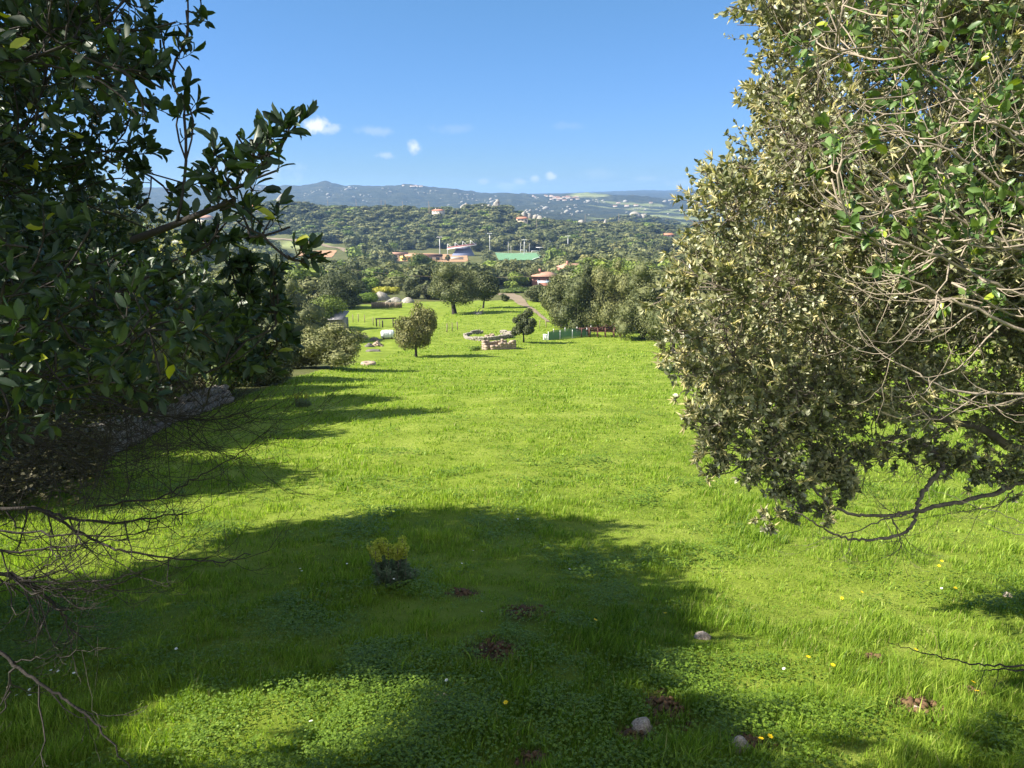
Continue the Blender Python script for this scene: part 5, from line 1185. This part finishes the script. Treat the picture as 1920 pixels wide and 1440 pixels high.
# ------------------------------------------------------------------ meadow plants
def euphorbia(u, v, pw, ph, seed, label, heads=14, stemk=1.0, y=None):
    b = ground(u, v); k = mpp(b); g = np.random.default_rng(seed); W = pw * k / 2; H = ph * k
    t = empty('spurge_bush', tuple(b), label, 'wild flower'); ms, ml, mf = MB(), MB(), MB()
    P, A, N, L = [], [], [], []; FP, FA, FL = [], [], []
    ns = heads * 4
    for i in range(ns):
        a = g.uniform(0, 6.28); rr_ = math.sqrt(g.random()) * W; top = np.array([rr_ * math.cos(a), rr_ * math.sin(a) * .8, H * (g.uniform(.86, 1.0) if i < heads else g.uniform(.4, .62))])
        if i < heads:
            gx = -1 if i % 2 else 1; top[0] = gx * W * .48 + g.normal() * W * .24; top[1] *= .6
        if i >= heads: a2 = g.uniform(0, 6.28); top = np.array([math.cos(a2) * W, math.sin(a2) * W * .8, 0]) * g.uniform(.2, 1.05) + [0, 0, H * g.uniform(.18, .55)]
        st = np.array([top[0] * .35, top[1] * .35, 0]); s = np.linspace(0, 1, 5)[:, None]; Q = st * (1 - s) + top * s + np.array([top[0], top[1], 0]) * .3 * np.sin(math.pi * s)
        ms.tube(Q, .004 + .002 * W, 4)
        n = 70
        f = g.uniform(.2, .6 if i < heads else 1.0, n); ii = np.minimum((f * 4).astype(int), 3); fr = (f * 4 - ii)[:, None]; p = Q[ii] * (1 - fr) + Q[ii + 1] * fr
        d = unit(rdir(n, g) * [1, 1, .4] + [0, 0, .35]); P.append(p); A.append(d); L.append(g.uniform(.04, .075, n) * (H / .55))
        if i < heads:
            for zc, rr2 in [(1.0, .034), (.92, .026), (.84, .024), (.76, .02)]:
                n = 60; D = rdir(n, g); c = Q[0] * (1 - zc) + top * zc
                if zc < 1: D = D * [1.2, 1.2, .5]
                FP.append(c + D * rr2 * (H / .55)); FA.append(unit(D + .3 * rdir(n, g))); FL.append(np.full(n, .022 * H / .55))
    P, A, L = map(np.concatenate, (P, A, L)); V, q, tt = leaves(LEAF2, P, A, unit([0, 0, 1] + .4 * rdir(len(P), g)), L, L * .2); ml.add(V, t=tt)
    FP, FA, FL = map(np.concatenate, (FP, FA, FL)); V, q, tt = leaves(LEAF2, FP, FA, rdir(len(FP), g), FL, FL * .9); mf.add(V, t=tt)
    ms.build('stems', M['pole_wood'], t); ml.build('leaves', M['spurge_leaf'], t); mf.build('flower_heads', M['spurge_flower'], t)
M['spurge_leaf'] = foliage('spurge_leaf', (0.10, 0.15, 0.09), (0.16, 0.22, 0.13), (0.22, 0.29, 0.16), trans=.2, rough=.6)
M['spurge_flower'] = foliage('spurge_flower', (0.34, 0.38, 0.05), (0.48, 0.50, 0.07), (0.62, 0.60, 0.12), trans=.3, rough=.7)
euphorbia(738, 1098, 84, 100, 1, 'spurge bush with two clusters of yellow green flower heads in the shaded near grass')
euphorbia(567, 763, 30, 27, 2, 'small spurge with bright yellow heads in the sunlit meadow at the left', heads=9)
euphorbia(1262, 699, 62, 36, 3, 'yellow flowering spurge clump under the edge of the sunlit oak', heads=16)
euphorbia(905, 652, 12, 10, 4, 'tiny yellowish plant by the block pen', heads=5)
# stones in the near grass
for i, (u, v, w, h, lab) in enumerate([(1202, 1368, 56, 40, 'pale rounded stone half in shade, left one of the two at the bottom'), (1388, 1404, 62, 38, 'speckled brown stone at the bottom right of the shaded grass'), (1320, 1196, 44, 24, 'flat brownish stone in the shadow edge at the right'), (1722, 1335, 34, 20, 'pale stone almost buried in the sunlit grass at the right'), (1890, 1118, 22, 16, 'small pale stone near the right edge'), (820, 1310, 60, 14, 'flat grey stone sunk in the shaded grass')]):
    boulder(u, v, w, h, 200 + i, lab, 'near_stone' if i != 3 else 'near_stone', name='stone', rough=.16)
# turned earth
def molehill(p, r, i):
    g = np.random.default_rng(900 + i); m = MB()
    for j in range(int(70 * (r / .2) ** 1.5)):
        q = g.normal(size=2) * r * .45; h = .05 * math.exp(-(q @ q) / (r * r * .35)); x, y = p[0] + q[0], p[1] + q[1]
        s = g.uniform(.010, .032); V, T = lump((q[0], q[1], zf(x, y) - p[2] + h * g.random()), np.array([s, s, s * .8]), 1, .3, j); m.add(V, t=T)
    o = m.build('turned_earth', M['earth']); o.location = tuple(p); o['kind'] = 'stuff'
for i, (p, r) in enumerate(EARTH_P): molehill(p, r, i)
# small flowers
def flower_meshes():
    out = {}
    for nm, col, cen, npet, L, hh in [('buttercup', 'petal_yellow', 'petal_yellow', 6, .016, .14), ('daisy', 'petal_white', 'petal_yellow', 10, .012, .12)]:
        a = np.linspace(0, 2 * math.pi, npet + 1)[:-1]; A = np.c_[np.cos(a), np.sin(a), np.full(npet, .35)]; N = np.tile([0, 0, 1.0], (npet, 1))
        V, q, t = leaves(LEAF4, np.tile([[0, 0, hh]], (npet, 1)) + A * .002, A, N, np.full(npet, L), np.full(npet, L * (.9 if npet == 6 else .4)))
        pm = np_mesh('petals', V, [q], [M[col]]); m = MB(); m.tube([[.01, 0, -.02], [0.005, 0, hh * .5], [0, 0, hh]], .0012, 4); sm = np_mesh('stem', np.concatenate(m.v), [m.q[0]], [M['clover']])
        out[nm] = (pm, sm)
    return out
M['petal_yellow'] = simple('petal_yellow', (.75, .52, .01), .6, .1, 3, 0); M['petal_white'] = simple('petal_white', (.78, .78, .74), .6, .05, 3, 0)
FM = flower_meshes()
def flower(kind, u, v, group, label, s=1.0):
    b = ground(u, v); o = bpy.data.objects.new(kind, None); COL.objects.link(o); o.location = tuple(b + [0, 0, .02]); o.rotation_euler = (random.uniform(.1, .5), random.uniform(-.3, .3), random.uniform(0, 6)); o.scale = (s, s, s)
    o['label'] = label; o['category'] = 'flower'; o['group'] = group; link('petals', FM[kind][0], o); link('stem', FM[kind][1], o)
for (u, v) in [(1248, 1172), (1509, 1257), (1554, 1268), (1573, 1130), (1602, 1123), (1785, 1114), (1758, 1069), (1422, 1424), (1427, 1405), (1836, 1332), (1362, 993), (1757, 1060), (1805, 1305), (1700, 1240), (1102, 1180), (960, 1338)]:
    flower('buttercup', u, v + 14, 'yellow buttercups in the near grass', 'yellow buttercup standing in the near grass at the right', 1.15)
for (u, v) in [(126, 1268), (103, 1275), (145, 1276), (62, 1222), (40, 1326), (52, 1328), (95, 1318), (153, 1210), (75, 1302)]:
    flower('daisy', u, v + 12, 'white daisies at the lower left', 'white daisy in the shaded grass at the lower left', 1.0)
for (u, v) in [(566, 1080), (738, 1098), (890, 1045), (862, 1068), (893, 1165), (847, 1290), (940, 983), (970, 978), (333, 1232), (568, 1085), (1060, 1078), (655, 1066), (590, 1385), (1480, 1272), (1768, 1112)]:
    flower('daisy', u, v + 10, 'white flowers scattered in the shaded grass', 'small white flower scattered in the shaded middle grass', 1.1)

# ------------------------------------------------------------------ grass
def grass():
    g = np.random.default_rng(99)
    def scatter(n, s0, s1, y0, y1):
        s = g.uniform(s0, s1, n); y = np.exp(g.uniform(math.log(y0), math.log(y1), n)); x = s * y
        return x, y
    def filt(x, y):
        z = zfun(x, y); u, v, d = proj(np.c_[x, y, z])
        k = (in_poly(u, v, FIELD_PX) | (y < 6)) & (wall_side(x, y) > .2) & (y < 160)
        for p, r in EARTH_P: k &= (np.hypot(x - p[0], y - p[1]) > r * g.uniform(.35, 1.0, len(x)))
        for (uu, vv, w) in [(1202, 1372, .06), (1388, 1400, .06), (1320, 1196, .05)]:
            q = ground(uu, vv); k &= (np.hypot(x - q[0], (y - q[1] + .04)) > w)
        return k, z
    n = NG
    x, y = scatter(n, -1.05, 1.05, 3.0, 155); k, z = filt(x, y); x, y, z = x[k], y[k], z[k]; n = len(x)
    patchn = fbm(x / .9, y / .9, 3, 55); big = fbm(x / 6, y / 6, 2, 57); tuft = fbm(x / .22, y / .22, 2, 58)
    kk = g.random(n) < np.clip(.62 + 1.1 * tuft + .5 * patchn, .12, 1); x, y, z, patchn, big, tuft = [a_[kk] for a_ in (x, y, z, patchn, big, tuft)]; n = len(x)
    h = np.clip(.080 + .13 * patchn + .05 * big + .10 * tuft, .05, .3) * g.uniform(.5, 1.35, n) * (1 + .5 * (g.random(n) < .03))
    h = h * np.interp(y, [3, 9, 16, 40, 150], [.78, .78, .65, .75, 1.3])
    wide = g.random(n) < .07; h = np.where(wide, h * 1.25, h); w = np.maximum(.0035, y * .00062) * g.uniform(.7, 1.4, n) * np.where(wide, 2.6, 1)
    th = g.uniform(0, 6.283, n); D = np.c_[np.cos(th), np.sin(th), np.zeros(n)]; ph = g.uniform(0, 6.283, n); Bd = np.c_[np.cos(ph), np.sin(ph), np.zeros(n)]
    wind = np.array([.3, .1, 0]); lean = g.uniform(.1, .8, n)[:, None] * D + wind * .5
    P0 = np.c_[x, y, z - .01]; H = h[:, None]; up = np.array([0, 0, 1.0])
    P1 = P0 + up * H * .6 + lean * H * .25; P2 = P0 + up * H + lean * H * .8
    Wd = w[:, None] * .5
    V = np.stack([P0 - Bd * Wd, P0 + Bd * Wd, P1 + Bd * Wd * .85, P1 - Bd * Wd * .85, P2], 1).astype(np.float32).reshape(-1, 3)
    o = (np.arange(n) * 5)[:, None]; q = o + np.array([[0, 1, 2, 3]]); t = o + np.array([[3, 2, 4]])
    link('grass', np_mesh('grass', V, [q, t], [M['grass']]), kind='stuff')
    # broad leaved weeds and clover in patches
    x, y = scatter(NC, -1.0, 1.0, 3.2, 26); pn = fbm(x / 1.1, y / 1.1, 3, 71) + .45 * fbm(x / .3, y / .3, 2, 72) + np.clip((7.0 - y) * .03, -.2, .08)
    k = (pn + g.normal(size=len(pn)) * .30) > .52; x, y, pn = x[k], y[k], pn[k]; k, z = filt(x, y); x, y, z, pn = x[k], y[k], z[k], pn[k]; n = len(x)
    hh = g.uniform(.02, .13, n) * np.clip(.5 + pn * 1.2, .4, 1.2); P = np.c_[x, y, z + hh]; a = g.uniform(0, 6.283, n)
    Vs, qs, off = [], [], 0
    for j in range(3):
        aa = a + j * 2.094; A = np.c_[np.cos(aa), np.sin(aa), g.uniform(-.3, .35, n)]; s = g.uniform(.006, .019, n) * np.clip(y / 6, 1, 2.2)
        V, q, t = leaves(LEAF4, P, A, unit(np.array([0, 0, 1.0]) + .35 * rdir(n, g)), s, s * .95); Vs.append(V.astype(np.float32)); qs.append(q + off); off += len(V)
    link('clover', np_mesh('clover', np.concatenate(Vs), [np.concatenate(qs)], [M['clover']]), kind='stuff')
    print('grass', len(x), NG)
NG, NC = 1500000, 800000
grass()

# ------------------------------------------------------------------ haze
hz = bpy.data.materials.new('haze_air'); hz.use_nodes = True; nn = hz.node_tree.nodes; ll = hz.node_tree.links
for q in list(nn): nn.remove(q)
ho = nn.new('ShaderNodeOutputMaterial'); pv = nn.new('ShaderNodeVolumePrincipled'); pv.inputs['Color'].default_value = (0.34, 0.58, 1.0, 1); pv.inputs['Density'].default_value = 1.25e-4; pv.inputs['Anisotropy'].default_value = 0.2
ll.new(pv.outputs[0], ho.inputs['Volume'])
zmin = min(v.co.z for v in bpy.data.objects['ground'].data.vertices) - 1.0
zmax = 60.0
m = MB(); m.box((0, 0, (zmin + zmax) / 2), (19900, 19900, zmax - zmin)); o = m.build('haze', hz); o['kind'] = 'stuff'

for o in bpy.data.objects:
    if o.get('label') and not 4 <= len(o['label'].split()) <= 16: print('LABEL', o.name, len(o['label'].split()), o['label'])
